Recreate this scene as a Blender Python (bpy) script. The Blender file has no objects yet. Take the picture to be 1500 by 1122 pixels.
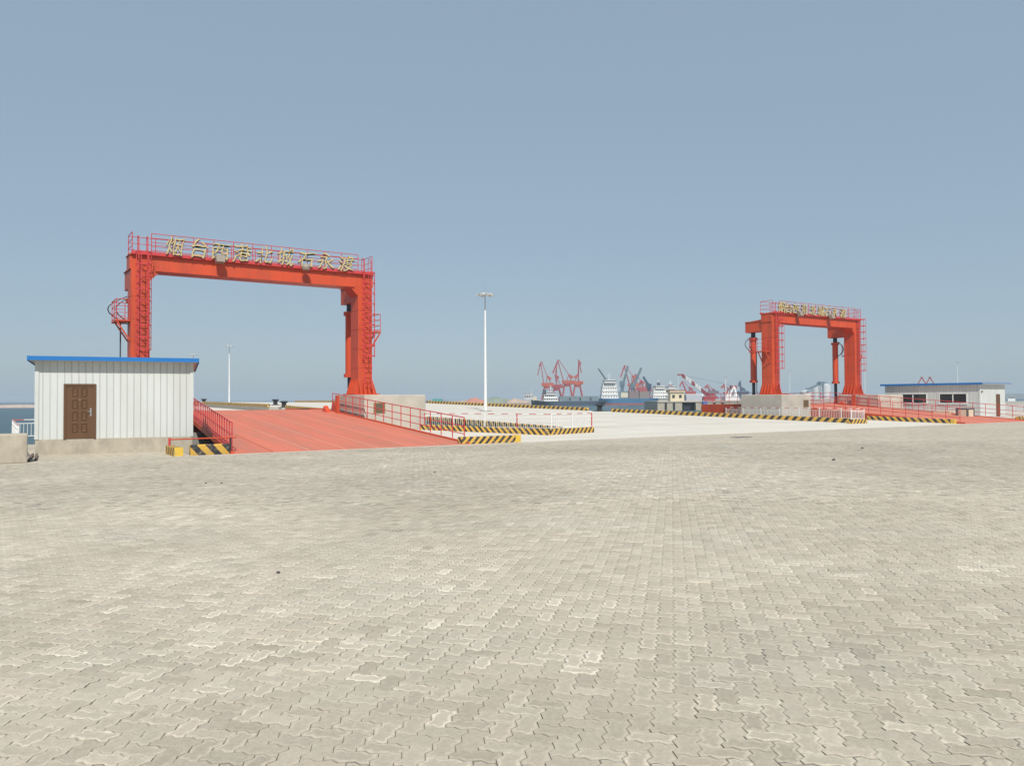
import bpy, bmesh, math, random
import numpy as np
from mathutils import Vector, Matrix

random.seed(7)
rng = np.random.default_rng(7)
R = math.radians
scene = bpy.context.scene
col = scene.collection

# ------------------------------------------------------------------ camera
# world frame: +X runs along the quay edge (to the right), +Y seaward, Z up.
YAW = R(33.5)                       # viewing direction, clockwise from +Y
PITCH = R(1.18)
ROLL = 0.0045
CAM_H = 1.6
FPX, CX, CY = 1150.0, 750.0, 561.0
SA, CA = math.sin(YAW), math.cos(YAW)
cam_data = bpy.data.cameras.new("camera")
cam = bpy.data.objects.new("camera", cam_data)
col.objects.link(cam)
fwd = Vector((SA * math.cos(PITCH), CA * math.cos(PITCH), math.sin(PITCH)))
r0 = Vector((CA, -SA, 0))
u0 = r0.cross(fwd)
rv = (r0 - u0 * ROLL).normalized()
uv = (u0 + r0 * ROLL).normalized()
M = Matrix.Identity(4)
for i in range(3):
    M[i][0], M[i][1], M[i][2] = rv[i], uv[i], -fwd[i]
M[2][3] = CAM_H
cam.matrix_world = M
cam_data.sensor_width = 36
cam_data.lens = 36 * FPX / 1500
cam_data.clip_end = 30000
cam_data.clip_start = 0.05
scene.camera = cam

# ------------------------------------------------------------------ sky, sun, exposure
SUN = Vector((0.35, 0.80, -1.0)).normalized()      # direction the light travels
world = bpy.data.worlds.new("World")
scene.world = world
world.use_nodes = True
wn = world.node_tree.nodes
wl = world.node_tree.links
wn.clear()
sky = wn.new("ShaderNodeTexSky")
sky.sky_type = 'NISHITA'
sky.sun_disc = False
sky.sun_elevation = math.asin(-SUN.z)
sky.sun_rotation = math.atan2(-SUN.x, -SUN.y)
sky.altitude = 0
sky.air_density = 1.0
sky.dust_density = 1.0
sky.ozone_density = 1.0
hs = wn.new("ShaderNodeMix")                 # even summer haze veils the whole sky
hs.data_type = 'RGBA'
hs.inputs['Factor'].default_value = 0.70
hs.inputs['B'].default_value = (3.52, 4.66, 5.72, 1)
bg = wn.new("ShaderNodeBackground")
bg.inputs['Strength'].default_value = 0.10
wo = wn.new("ShaderNodeOutputWorld")
wl.new(sky.outputs[0], hs.inputs['A'])
wl.new(hs.outputs['Result'], bg.inputs['Color'])
wl.new(bg.outputs[0], wo.inputs['Surface'])

sd = bpy.data.lights.new("sun", 'SUN')
sd.energy = 4.6
sd.angle = R(0.6)
sd.color = (1.0, 0.95, 0.87)
so = bpy.data.objects.new("sun", sd)
col.objects.link(so)
so.rotation_euler = SUN.to_track_quat('-Z', 'Y').to_euler()
so.location = (0, -20, 60)

vs = scene.view_settings
vs.view_transform = 'Standard'
vs.look = 'None'
vs.exposure = 0.0
vs.gamma = 1.0
vs.use_curve_mapping = False
scene.cycles.use_denoising = True
scene.cycles.volume_bounces = 1
scene.cycles.max_bounces = 8

# ------------------------------------------------------------------ helpers
def at(px, depth, z=0.0):
    """place something at image column px, depth metres straight ahead of the camera"""
    s = (px - CX) / FPX
    X = s * depth
    return Vector((CA * X + SA * depth, -SA * X + CA * depth, z))

def zat(py, px, depth):
    """height that shows at image row py for a thing at that depth"""
    return CAM_H + (588.0 - 0.0045 * px - py) * depth / FPX

_mats = {}
def M_(name, color, rough=0.6, metal=0.0, var=0.0, vscale=3.0, bump=0.0, bscale=40.0,
       dirt=None, dscale=0.6, damt=0.0, spec=0.5, stretch=(1, 1, 1), edge=0.08):
    if name in _mats:
        return _mats[name]
    m = bpy.data.materials.new(name)
    m.use_nodes = True
    nt = m.node_tree
    n, l = nt.nodes, nt.links
    b = n["Principled BSDF"]
    b.inputs['Roughness'].default_value = rough
    b.inputs['Metallic'].default_value = metal
    b.inputs['Specular IOR Level'].default_value = spec
    b.inputs['Base Color'].default_value = (*color, 1)
    tc = n.new("ShaderNodeNewGeometry")
    mp = n.new("ShaderNodeMapping")
    mp.inputs['Scale'].default_value = stretch
    l.new(tc.outputs['Position'], mp.inputs['Vector'])
    src = None
    if var > 0:
        t = n.new("ShaderNodeTexNoise")
        t.inputs['Scale'].default_value = vscale
        t.inputs['Detail'].default_value = 6
        t.inputs['Roughness'].default_value = 0.65
        l.new(mp.outputs[0], t.inputs['Vector'])
        r = n.new("ShaderNodeMapRange")
        r.inputs[1].default_value = 0.25
        r.inputs[2].default_value = 0.75
        r.inputs[3].default_value = 1 - var
        r.inputs[4].default_value = 1 + var
        l.new(t.outputs[0], r.inputs[0])
        mx = n.new("ShaderNodeVectorMath")
        mx.operation = 'SCALE'
        mx.inputs[0].default_value = color
        l.new(r.outputs[0], mx.inputs['Scale'])
        src = mx.outputs[0]
        l.new(src, b.inputs['Base Color'])
    if dirt is not None and damt > 0:
        t2 = n.new("ShaderNodeTexNoise")
        t2.inputs['Scale'].default_value = dscale
        t2.inputs['Detail'].default_value = 8
        t2.inputs['Roughness'].default_value = 0.7
        l.new(mp.outputs[0], t2.inputs['Vector'])
        r2 = n.new("ShaderNodeMapRange")
        r2.inputs[1].default_value = 0.46
        r2.inputs[2].default_value = 0.46 + edge * 1.9
        r2.inputs[3].default_value = 0
        r2.inputs[4].default_value = damt
        l.new(t2.outputs[0], r2.inputs[0])
        mm = n.new("ShaderNodeMix")
        mm.data_type = 'RGBA'
        l.new(r2.outputs[0], mm.inputs['Factor'])
        if src is not None:
            l.new(src, mm.inputs['A'])
        else:
            mm.inputs['A'].default_value = (*color, 1)
        mm.inputs['B'].default_value = (*dirt, 1)
        l.new(mm.outputs['Result'], b.inputs['Base Color'])
    if bump > 0:
        t3 = n.new("ShaderNodeTexNoise")
        t3.inputs['Scale'].default_value = bscale
        t3.inputs['Detail'].default_value = 5
        l.new(tc.outputs['Position'], t3.inputs['Vector'])
        bp = n.new("ShaderNodeBump")
        bp.inputs['Strength'].default_value = bump
        bp.inputs['Distance'].default_value = 0.02
        l.new(t3.outputs[0], bp.inputs['Height'])
        l.new(bp.outputs[0], b.inputs['Normal'])
    _mats[name] = m
    return m

def plate_tone(m, amt):
    n, l = m.node_tree.nodes, m.node_tree.links
    b = n["Principled BSDF"]; src = b.inputs['Base Color'].links[0].from_socket
    oi = n.new("ShaderNodeObjectInfo"); r = n.new("ShaderNodeMapRange")
    r.inputs[3].default_value = 1 - amt; r.inputs[4].default_value = 1 + amt
    l.new(oi.outputs['Random'], r.inputs[0])
    v = n.new("ShaderNodeVectorMath"); v.operation = 'SCALE'
    l.new(src, v.inputs[0]); l.new(r.outputs[0], v.inputs['Scale'])
    l.new(v.outputs[0], b.inputs['Base Color'])

def stripe_mat(pitch, slant, name):
    """yellow and black diagonal paint along local X, chipped to bare concrete"""
    if name in _mats:
        return _mats[name]
    m = bpy.data.materials.new(name)
    m.use_nodes = True
    n, l = m.node_tree.nodes, m.node_tree.links
    b = n["Principled BSDF"]
    b.inputs['Roughness'].default_value = 0.7
    tc = n.new("ShaderNodeTexCoord")
    sx = n.new("ShaderNodeSeparateXYZ")
    l.new(tc.outputs['Object'], sx.inputs[0])
    def math_(op, a, bb=None):
        q = n.new("ShaderNodeMath"); q.operation = op
        for i, v in enumerate((a, bb)):
            if v is None: continue
            if isinstance(v, (int, float)): q.inputs[i].default_value = v
            else: l.new(v, q.inputs[i])
        return q.outputs[0]
    sl = math_('MULTIPLY', sx.outputs['Z'], slant)
    yy = math_('MULTIPLY', sx.outputs['Y'], slant)
    a = math_('ADD', sx.outputs['X'], sl)
    a = math_('SUBTRACT', a, yy)
    nz = n.new("ShaderNodeTexNoise"); nz.inputs['Scale'].default_value = 9; nz.inputs['Detail'].default_value = 4
    l.new(tc.outputs['Object'], nz.inputs['Vector'])
    a = math_('ADD', a, math_('MULTIPLY', nz.outputs[0], 0.05))
    a = math_('FRACT', math_('DIVIDE', a, pitch))
    g = math_('GREATER_THAN', a, 0.5)
    mx = n.new("ShaderNodeMix"); mx.data_type = 'RGBA'
    l.new(g, mx.inputs['Factor'])
    mx.inputs['A'].default_value = (0.62, 0.37, 0.055, 1)
    mx.inputs['B'].default_value = (0.035, 0.033, 0.035, 1)
    nz2 = n.new("ShaderNodeTexNoise"); nz2.inputs['Scale'].default_value = 5; nz2.inputs['Detail'].default_value = 9
    nz2.inputs['Roughness'].default_value = 0.75
    l.new(tc.outputs['Object'], nz2.inputs['Vector'])
    rr = n.new("ShaderNodeMapRange")
    rr.inputs[1].default_value = 0.52; rr.inputs[2].default_value = 0.66
    rr.inputs[3].default_value = 0; rr.inputs[4].default_value = 0.75
    l.new(nz2.outputs[0], rr.inputs[0])
    m2 = n.new("ShaderNodeMix"); m2.data_type = 'RGBA'
    l.new(rr.outputs[0], m2.inputs['Factor'])
    l.new(mx.outputs['Result'], m2.inputs['A'])
    m2.inputs['B'].default_value = (0.36, 0.30, 0.22, 1)
    l.new(m2.outputs['Result'], b.inputs['Base Color'])
    _mats[name] = m
    return m

class MB:
    """collects simple solids; build() links them as one mesh object"""
    def __init__(self):
        self.v, self.f = [], []
    def add(self, vs_, fs_):
        o = len(self.v)
        self.v += [tuple(p) for p in vs_]
        self.f += [tuple(i + o for i in f) for f in fs_]
        return self
    def box(self, x0, x1, y0, y1, z0, z1):
        if x0 > x1: x0, x1 = x1, x0
        if y0 > y1: y0, y1 = y1, y0
        return self.add([(x0,y0,z0),(x1,y0,z0),(x1,y1,z0),(x0,y1,z0),(x0,y0,z1),(x1,y0,z1),(x1,y1,z1),(x0,y1,z1)],
                        [(3,2,1,0),(4,5,6,7),(0,1,5,4),(1,2,6,5),(2,3,7,6),(3,0,4,7)])
    def prism(self, poly, z0, z1):
        n = len(poly)
        def zz(z, i): return z[i] if isinstance(z, (list, tuple)) else z
        vs_ = [(p[0], p[1], zz(z0, i)) for i, p in enumerate(poly)] + [(p[0], p[1], zz(z1, i)) for i, p in enumerate(poly)]
        fs_ = [tuple(range(n))[::-1], tuple(range(n, 2*n))] + [(i, (i+1) % n, n+(i+1) % n, n+i) for i in range(n)]
        return self.add(vs_, fs_)
    def extrude(self, prof, axis, a, b):
        """profile (2D points) extruded from a to b; axis 'x': prof=(y,z); axis 'y': prof=(x,z)"""
        n = len(prof)
        def pt(p, t): return (t, p[0], p[1]) if axis == 'x' else (p[0], t, p[1])
        vs_ = [pt(p, a) for p in prof] + [pt(p, b) for p in prof]
        fs_ = [tuple(range(n)), tuple(range(2*n-1, n-1, -1))] + [(i, n+i, n+(i+1) % n, (i+1) % n) for i in range(n)]
        return self.add(vs_, fs_)
    def cyl(self, p0, p1, r0_, r1_=None, n=8, caps=True):
        if r1_ is None: r1_ = r0_
        p0, p1 = Vector(p0), Vector(p1)
        d = (p1 - p0).normalized()
        a = Vector((0, 0, 1)) if abs(d.z) < 0.9 else Vector((1, 0, 0))
        s = d.cross(a).normalized(); t = d.cross(s)
        vs_ = []
        for p, r in ((p0, r0_), (p1, r1_)):
            for k in range(n):
                an = 2 * math.pi * k / n
                vs_.append(p + s * (r * math.cos(an)) + t * (r * math.sin(an)))
        fs_ = [(k, (k+1) % n, n+(k+1) % n, n+k) for k in range(n)]
        if caps: fs_ += [tuple(range(n))[::-1], tuple(range(n, 2*n))]
        return self.add(vs_, fs_)
    def bar(self, p0, p1, w, h=None):
        """rectangular bar between two points"""
        if h is None: h = w
        p0, p1 = Vector(p0), Vector(p1)
        d = (p1 - p0).normalized()
        a = Vector((0, 0, 1)) if abs(d.z) < 0.95 else Vector((0, 1, 0))
        s = d.cross(a).normalized(); t = s.cross(d)
        vs_ = []
        for p in (p0, p1):
            for x, y in ((-1,-1),(1,-1),(1,1),(-1,1)):
                vs_.append(p + s*(x*w/2) + t*(y*h/2))
        return self.add(vs_, [(0,1,5,4),(1,2,6,5),(2,3,7,6),(3,0,4,7),(3,2,1,0),(4,5,6,7)])
    def path(self, pts, r, n=6):
        for a, b in zip(pts[:-1], pts[1:]):
            self.cyl(a, b, r, n=n)
        return self
    def lathe(self, prof, c=(0,0,0), n=16):
        vs_, fs_ = [], []
        for r, z in prof:
            for k in range(n):
                an = 2*math.pi*k/n
                vs_.append((c[0]+r*math.cos(an), c[1]+r*math.sin(an), c[2]+z))
        for j in range(len(prof)-1):
            for k in range(n):
                fs_.append((j*n+k, j*n+(k+1) % n, (j+1)*n+(k+1) % n, (j+1)*n+k))
        fs_.append(tuple(range(n))[::-1])
        fs_.append(tuple(range((len(prof)-1)*n, len(prof)*n)))
        return self.add(vs_, fs_)
    def mesh(self, name, mat):
        me = bpy.data.meshes.new(name)
        me.from_pydata(self.v, [], self.f)
        bm = bmesh.new(); bm.from_mesh(me)
        bmesh.ops.recalc_face_normals(bm, faces=bm.faces)
        bm.to_mesh(me); bm.free()
        if mat: me.materials.append(mat)
        return me
    def build(self, name, mat, parent=None, loc=None, smooth=False, bevel=0):
        return link(name, self.mesh(name, mat), parent, loc, smooth, bevel)

def link(name, me, parent=None, loc=None, smooth=False, bevel=0, rot=None):
    o = bpy.data.objects.new(name, me)
    col.objects.link(o)
    if parent is not None: o.parent = parent
    if loc is not None: o.location = loc
    if rot is not None: o.rotation_euler = rot
    if smooth:
        me.polygons.foreach_set('use_smooth', [True]*len(me.polygons))
        try:
            me.set_sharp_from_angle(angle=R(40))
        except Exception:
            pass
    if bevel:
        b = o.modifiers.new('bevel', 'BEVEL'); b.width = bevel; b.segments = 2; b.limit_method = 'ANGLE'
    return o

def thing(name, label, cat, loc=(0, 0, 0), rotz=0.0, group=None):
    o = bpy.data.objects.new(name, None)
    o.empty_display_size = 0.2
    col.objects.link(o)
    o.location = loc
    o.rotation_euler = (0, 0, rotz)
    return tag(o, label, cat, group)

def tag(o, label, cat, group=None, kind=None):
    if label: o['label'] = label
    if cat: o['category'] = cat
    if group: o['group'] = group
    if kind: o['kind'] = kind
    return o

def struct(o, label=None):
    o['kind'] = 'structure'
    if label: o['label'] = label
    return o

# ------------------------------------------------------------------ ground heights
QL = 29.5                    # quay edge line: pavers end, concrete begins
YS = 0.35 / QL               # the yard falls gently to the quay edge
def yard_z(y): return -YS * min(y, QL)
def deck_z(y):               # the pier deck climbs seaward, then runs level
    return -0.35 + 0.02 * (min(max(y, QL), QL + 75) - QL)

# ------------------------------------------------------------------ materials
m_conc   = M_('pale_concrete', (0.60, 0.56, 0.49), 0.85, var=0.08, vscale=0.6, bump=0.15, bscale=30, dirt=(0.49, 0.455, 0.39), dscale=0.25, damt=0.5, edge=0.12, stretch=(0.35, 1.3, 1))
m_conc2  = M_('cast_concrete', (0.50, 0.45, 0.385), 0.9, var=0.10, vscale=1.2, bump=0.2, bscale=25, dirt=(0.36, 0.33, 0.28), dscale=0.8, damt=0.4)
m_conc3  = M_('stained_concrete', (0.42, 0.375, 0.30), 0.9, var=0.16, vscale=2.0, bump=0.3, bscale=20, dirt=(0.25, 0.22, 0.18), dscale=1.6, damt=0.5, stretch=(1, 1, 0.6))
m_quayf  = M_('quay_face', (0.30, 0.28, 0.25), 0.9, var=0.15, vscale=0.5, bump=0.3, dirt=(0.12, 0.12, 0.11), dscale=0.5, damt=0.7)
m_red    = M_('red_paint', (0.545, 0.070, 0.021), 0.5, var=0.08, vscale=1.0, bump=0.04, bscale=15, dirt=(0.33, 0.06, 0.035), dscale=1.8, damt=0.5, stretch=(1, 1, 0.16))
m_rail   = M_('rail_red_paint', (0.52, 0.045, 0.05), 0.5, var=0.1, vscale=4)
m_ramp   = M_('ramp_red_paint', (0.56, 0.158, 0.098), 0.8, var=0.10, vscale=1.2, bump=0.1, bscale=60, dirt=(0.40, 0.175, 0.12), dscale=0.8, damt=0.6, stretch=(1.3, 0.12, 1))
plate_tone(m_ramp, 0.07)
m_seam   = M_('ramp_seam', (0.62, 0.24, 0.165), 0.8, var=0.08)
m_rampun = M_('ramp_underside_shaded', (0.10, 0.03, 0.025), 0.8, var=0.2)  # darkened red: shade below the ramp deck put into the colour
m_white  = M_('white_paint', (0.78, 0.79, 0.78), 0.45, var=0.04, vscale=2, dirt=(0.55, 0.52, 0.45), dscale=2.0, damt=0.3)
m_clad   = M_('white_cladding', (0.575, 0.60, 0.585), 0.45, var=0.03, vscale=1.2, dirt=(0.50, 0.50, 0.46), dscale=0.9, damt=0.4, stretch=(1, 1, 0.25))
plate_tone(m_clad, 0.025)
m_blue   = M_('blue_roof', (0.006, 0.15, 0.45), 0.5, var=0.06, vscale=2)
m_soffit = M_('roof_soffit', (0.60, 0.60, 0.58), 0.6, var=0.04)
m_door   = M_('brown_door', (0.108, 0.050, 0.019), 0.6, var=0.12, vscale=6, stretch=(1, 1, 0.2))
m_steel  = M_('steel', (0.55, 0.55, 0.55), 0.3, metal=0.9)
m_black  = M_('black_iron', (0.022, 0.024, 0.03), 0.5, var=0.2)
m_rubber = M_('black_rubber', (0.015, 0.016, 0.025), 0.5)
m_piston = M_('piston', (0.03, 0.035, 0.05), 0.25, metal=0.6)
m_sign   = M_('sign_gold', (0.52, 0.42, 0.21), 0.5, var=0.2, vscale=6)
m_signb  = M_('sign_dark', (0.06, 0.06, 0.09), 0.5)
m_lamp   = M_('lamp_housing', (0.27, 0.23, 0.19), 0.6, var=0.15)
m_glass  = M_('window_glass', (0.025, 0.03, 0.035), 0.08)
m_yellow = M_('yellow_paint', (0.66, 0.43, 0.045), 0.65, var=0.1, vscale=8, dirt=(0.40, 0.33, 0.2), dscale=5, damt=0.5)
m_cream  = M_('cream_paint', (0.60, 0.54, 0.40), 0.7, var=0.06)
m_sand   = M_('joint_sand', (0.13, 0.112, 0.09), 0.95, var=0.2, vscale=30)  # colour darkened for dirty sand and for the shadow in the joints

# ------------------------------------------------------------------ sea
def sea_mat():
    m = bpy.data.materials.new('sea_water')
    m.use_nodes = True
    n, l = m.node_tree.nodes, m.node_tree.links
    b = n["Principled BSDF"]
    b.inputs['Base Color'].default_value = (0.03, 0.075, 0.095, 1)
    b.inputs['Roughness'].default_value = 0.3
    b.inputs['IOR'].default_value = 1.33
    g = n.new("ShaderNodeNewGeometry")
    nz = n.new("ShaderNodeTexNoise"); nz.inputs['Scale'].default_value = 0.55; nz.inputs['Detail'].default_value = 7
    nz.inputs['Roughness'].default_value = 0.6
    l.new(g.outputs['Position'], nz.inputs['Vector'])
    bp = n.new("ShaderNodeBump"); bp.inputs['Strength'].default_value = 1.0; bp.inputs['Distance'].default_value = 0.9
    l.new(nz.outputs[0], bp.inputs['Height'])
    l.new(bp.outputs[0], b.inputs['Normal'])
    return m
SEA_Z = -3.0
sea = MB().add([(-6000, 20, SEA_Z), (9000, 20, SEA_Z), (9000, 12000, SEA_Z), (-6000, 12000, SEA_Z)], [(0, 1, 2, 3)]).build('sea', sea_mat())
struct(sea)

# ------------------------------------------------------------------ the paved yard
def yard_mat(name, far):
    m = bpy.data.materials.new(name)
    m.use_nodes = True
    n, l = m.node_tree.nodes, m.node_tree.links
    b = n["Principled BSDF"]
    b.inputs['Roughness'].default_value = 0.85
    b.inputs['Specular IOR Level'].default_value = 0.3
    g = n.new("ShaderNodeNewGeometry")
    def noise(sc, det=5, ro=0.6, vec=None, stretch=None):
        t = n.new("ShaderNodeTexNoise")
        t.inputs['Scale'].default_value = sc; t.inputs['Detail'].default_value = det; t.inputs['Roughness'].default_value = ro
        src = g.outputs['Position']
        if stretch:
            mp = n.new("ShaderNodeMapping"); mp.inputs['Scale'].default_value = stretch
            l.new(src, mp.inputs['Vector']); src = mp.outputs[0]
        l.new(src, t.inputs['Vector'])
        return t.outputs[0]
    def ma(op, a, bb):
        q = n.new("ShaderNodeMath"); q.operation = op
        for i, v in enumerate((a, bb)):
            if isinstance(v, (int, float)): q.inputs[i].default_value = v
            else: l.new(v, q.inputs[i])
        return q.outputs[0]
    at_ = n.new("ShaderNodeAttribute")
    if far == 'object':
        at_.attribute_type = 'OBJECT'
    at_.attribute_name = 'tone'
    if far is True:
        t = n.new("ShaderNodeTexVoronoi"); t.inputs['Scale'].default_value = 5.5
        l.new(g.outputs['Position'], t.inputs['Vector'])
        sp = n.new("ShaderNodeSeparateColor"); l.new(t.outputs['Color'], sp.inputs[0])
        tone = ma('MULTIPLY', ma('ADD', sp.outputs[0], sp.outputs[1]), 0.42)
    else:
        tone = at_.outputs['Fac']
    # broad bands where wheels and weather have bleached or greyed the pavers
    big = noise(0.10, 4, 0.55, stretch=(1.0, 2.2, 1))
    fine = noise(26, 8, 0.8)
    grain = noise(120, 3, 0.6)
    rim = n.new("ShaderNodeAttribute"); rim.attribute_name = 'rim'
    v = ma('ADD', ma('MULTIPLY', tone, 0.56), ma('MULTIPLY', big, 0.30))
    v = ma('ADD', v, ma('MULTIPLY', ma('SUBTRACT', fine, 0.5), 0.85))
    v = ma('ADD', v, ma('MULTIPLY', ma('SUBTRACT', grain, 0.5), 0.45))
    if far is not True:
        # lime bloom creeping in raggedly from the edges of some pavers
        blo = n.new("ShaderNodeMapRange"); blo.interpolation_type = 'SMOOTHSTEP'
        blo.inputs[1].default_value = 0.46; blo.inputs[2].default_value = 0.70
        l.new(ma('ADD', ma('MULTIPLY', rim.outputs['Fac'], 0.34), ma('MULTIPLY', noise(20, 7, 0.8), 0.66)), blo.inputs[0])
        wb = n.new("ShaderNodeTexWhiteNoise"); wb.noise_dimensions = '1D'
        l.new(ma('ADD', tone, 3.7), wb.inputs['W'])
        v = ma('ADD', v, ma('MULTIPLY', ma('MULTIPLY', blo.outputs[0], ma('POWER', wb.outputs['Value'], 1.1)), 0.34))
    else:
        v = ma('ADD', v, 0.05)
    # faint arcs left by turning lorries
    sep = n.new("ShaderNodeSeparateXYZ"); l.new(g.outputs['Position'], sep.inputs[0])
    for cx_, cy_, rad in ((70.0, -22.0, 57.0), (70.0, -22.0, 59.1), (-46.0, 70.0, 71.5), (-46.0, 70.0, 73.6), (40.0, -60.0, 78.0), (40.0, -60.0, 80.1)):
        dx_ = ma('SUBTRACT', sep.outputs['X'], cx_); dy_ = ma('SUBTRACT', sep.outputs['Y'], cy_)
        rr_ = ma('SQRT', ma('ADD', ma('MULTIPLY', dx_, dx_), ma('MULTIPLY', dy_, dy_)), 0.0)
        mr = n.new("ShaderNodeMapRange"); mr.interpolation_type = 'SMOOTHSTEP'
        mr.inputs[1].default_value = 0.12; mr.inputs[2].default_value = 0.34; mr.inputs[3].default_value = 1; mr.inputs[4].default_value = 0
        l.new(ma('ABSOLUTE', ma('SUBTRACT', rr_, rad), 0.0), mr.inputs[0])
        v = ma('SUBTRACT', v, ma('MULTIPLY', ma('MULTIPLY', mr.outputs[0], noise(0.45, 4, 0.7)), 0.07))
    cr = n.new("ShaderNodeValToRGB")
    e = cr.color_ramp
    e.elements[0].position = 0.12; e.elements[0].color = (0.315, 0.277, 0.218, 1)
    e.elements[1].position = 0.95; e.elements[1].color = (0.77, 0.69, 0.575, 1)
    x = e.elements.new(0.42); x.color = (0.425, 0.376, 0.300, 1)
    x = e.elements.new(0.66); x.color = (0.515, 0.458, 0.370, 1)
    l.new(v, cr.inputs[0])
    # some pavers a little bluer grey
    hue = n.new("ShaderNodeMix"); hue.data_type = 'RGBA'; hue.blend_type = 'MULTIPLY'
    hr = n.new("ShaderNodeMapRange"); hr.inputs[1].default_value = 0.5; hr.inputs[2].default_value = 0.7
    l.new(noise(0.5, 3, 0.5), hr.inputs[0])
    l.new(hr.outputs[0], hue.inputs['Factor'])
    l.new(cr.outputs[0], hue.inputs['A'])
    hue.inputs['B'].default_value = (0.95, 0.98, 1.0, 1)
    wnz = n.new("ShaderNodeTexWhiteNoise"); wnz.noise_dimensions = '1D'
    l.new(tone, wnz.inputs['W'])
    tint = n.new("ShaderNodeValToRGB"); tint.color_ramp.interpolation = 'LINEAR'
    tint.color_ramp.elements[0].color = (1.0, 0.985, 0.97, 1); tint.color_ramp.elements[1].color = (0.99, 1.0, 0.98, 1)
    q_ = tint.color_ramp.elements.new(0.5); q_.color = (1, 1, 1, 1)
    l.new(wnz.outputs['Value'], tint.inputs[0])
    h2 = n.new("ShaderNodeMix"); h2.data_type = 'RGBA'; h2.blend_type = 'MULTIPLY'; h2.inputs['Factor'].default_value = 1.0
    l.new(hue.outputs['Result'], h2.inputs['A']); l.new(tint.outputs[0], h2.inputs['B'])
    l.new(h2.outputs['Result'], b.inputs['Base Color'])
    bp = n.new("ShaderNodeBump"); bp.inputs['Strength'].default_value = 0.35; bp.inputs['Distance'].default_value = 0.004
    l.new(ma('ADD', grain, fine), bp.inputs['Height'])
    l.new(bp.outputs[0], b.inputs['Normal'])
    return m

m_pave_far = yard_mat('paver_far', True)
m_pave = yard_mat('paver_concrete', False)
m_pave_o = yard_mat('paver_concrete_single', 'object')

yb = MB()
zf = -0.014
yb.add([(-90, -60, YS*60*0 + zf), (160, -60, zf), (160, 0, zf), (-90, 0, zf), (160, QL-0.3, -YS*(QL-0.3)+zf), (-90, QL-0.3, -YS*(QL-0.3)+zf)],
       [(0, 1, 2, 3), (3, 2, 4, 5)])
yard = yb.build('paved_yard', m_pave_far)
struct(yard, 'grey yard of interlocking zigzag concrete pavers in front of the quay')

A = 0.1125
D8 = 1 / math.sqrt(2)
def paver_outline():
    """unit-lattice domino whose edges are S-curves, so that neighbours interlock"""
    st = [(0, 0), (0.32, 0.115), (0.68, -0.115)]
    out = []
    for i in range(2): out += [(i + t, s) for t, s in st]                       # bottom
    out += [(2 - s, t) for t, s in st]                                           # right
    for i in range(2): out += [(2 - i - t, 1 - s) for t, s in st]                # top, run backwards
    out += [(s, 1 - t) for t, s in st]                                           # left, run backwards
    return np.array(out)
OUT = paver_outline()
NP_ = len(OUT)
CEN = OUT.mean(axis=0)
def inset(k):
    """scale the outline towards the domino's medial line so the gap is even"""
    q = OUT.copy()
    q[:, 0] = 1 + (OUT[:, 0] - 1) * (1 - k / 2)
    q[:, 1] = 0.5 + (OUT[:, 1] - 0.5) * (1 - k)
    return q
O_LOW, O_TOP, O_MID, O_IN = inset(0.031), inset(0.032), inset(0.24), inset(0.74)
O_LOWF, O_TOPF = inset(0.006), inset(0.016)
# candidates on the lattice, turned 45 degrees to the quay
gx, gy = np.meshgrid(np.arange(-345, 300), np.arange(-70, 480), indexing='ij')
k = (gx - gy) % 4
hor = (k == 0); ver = (k == 3)
def place(mask):
    return gx[mask].astype(float), gy[mask].astype(float)
hx, hy = place(hor); vx, vy = place(ver)
ox = np.concatenate([hx, vx + 1]); oy = np.concatenate([hy, vy]); rot = np.concatenate([np.zeros(len(hx)), np.ones(len(vx))])
cxl = np.concatenate([hx + 1, vx + 0.5]); cyl_ = np.concatenate([hy + 0.5, vy + 1])
WX = (cxl * D8 + cyl_ * D8) * A
WY = (-cxl * D8 + cyl_ * D8) * A
dep = WX * SA + WY * CA
lat = WX * CA - WY * SA
keep = (dep > 2.5) & (np.abs(lat) < 0.68 * dep + 3.0) & (WY < QL - 0.44) & (dep < 33.0)
ox, oy, rot, WX, WY, dep, lat = [q[keep] for q in (ox, oy, rot, WX, WY, dep, lat)]
n_pav = len(ox)
def vnoise(x, y, s, seed):
    r = np.random.default_rng(seed); g = r.random((64, 64))
    x = x / s; y = y / s
    xi = np.floor(x).astype(int); yi = np.floor(y).astype(int)
    fx = x - xi; fy = y - yi
    fx = fx*fx*(3-2*fx); fy = fy*fy*(3-2*fy)
    G = lambda a, b: g[a % 64, b % 64]
    return (G(xi, yi)*(1-fx)+G(xi+1, yi)*fx)*(1-fy) + (G(xi, yi+1)*(1-fx)+G(xi+1, yi+1)*fx)*fy
tone = 0.5 + 0.11 * rng.standard_normal(n_pav)
bright = rng.random(n_pav) < 0.10 + 0.16 * (vnoise(WX, WY, 2.6, 3) > 0.55)
tone[bright] += 0.17
tone += 0.30 * (vnoise(WX, WY, 1.7, 1) - 0.5) + 0.28 * (vnoise(WX, WY, 6.0, 2) - 0.5)
tone = np.clip(tone, 0.02, 1.15)
dz = rng.normal(0, 0.0011, n_pav)
tx = rng.normal(0, 0.0045, n_pav); ty = rng.normal(0, 0.0045, n_pav)

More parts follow.
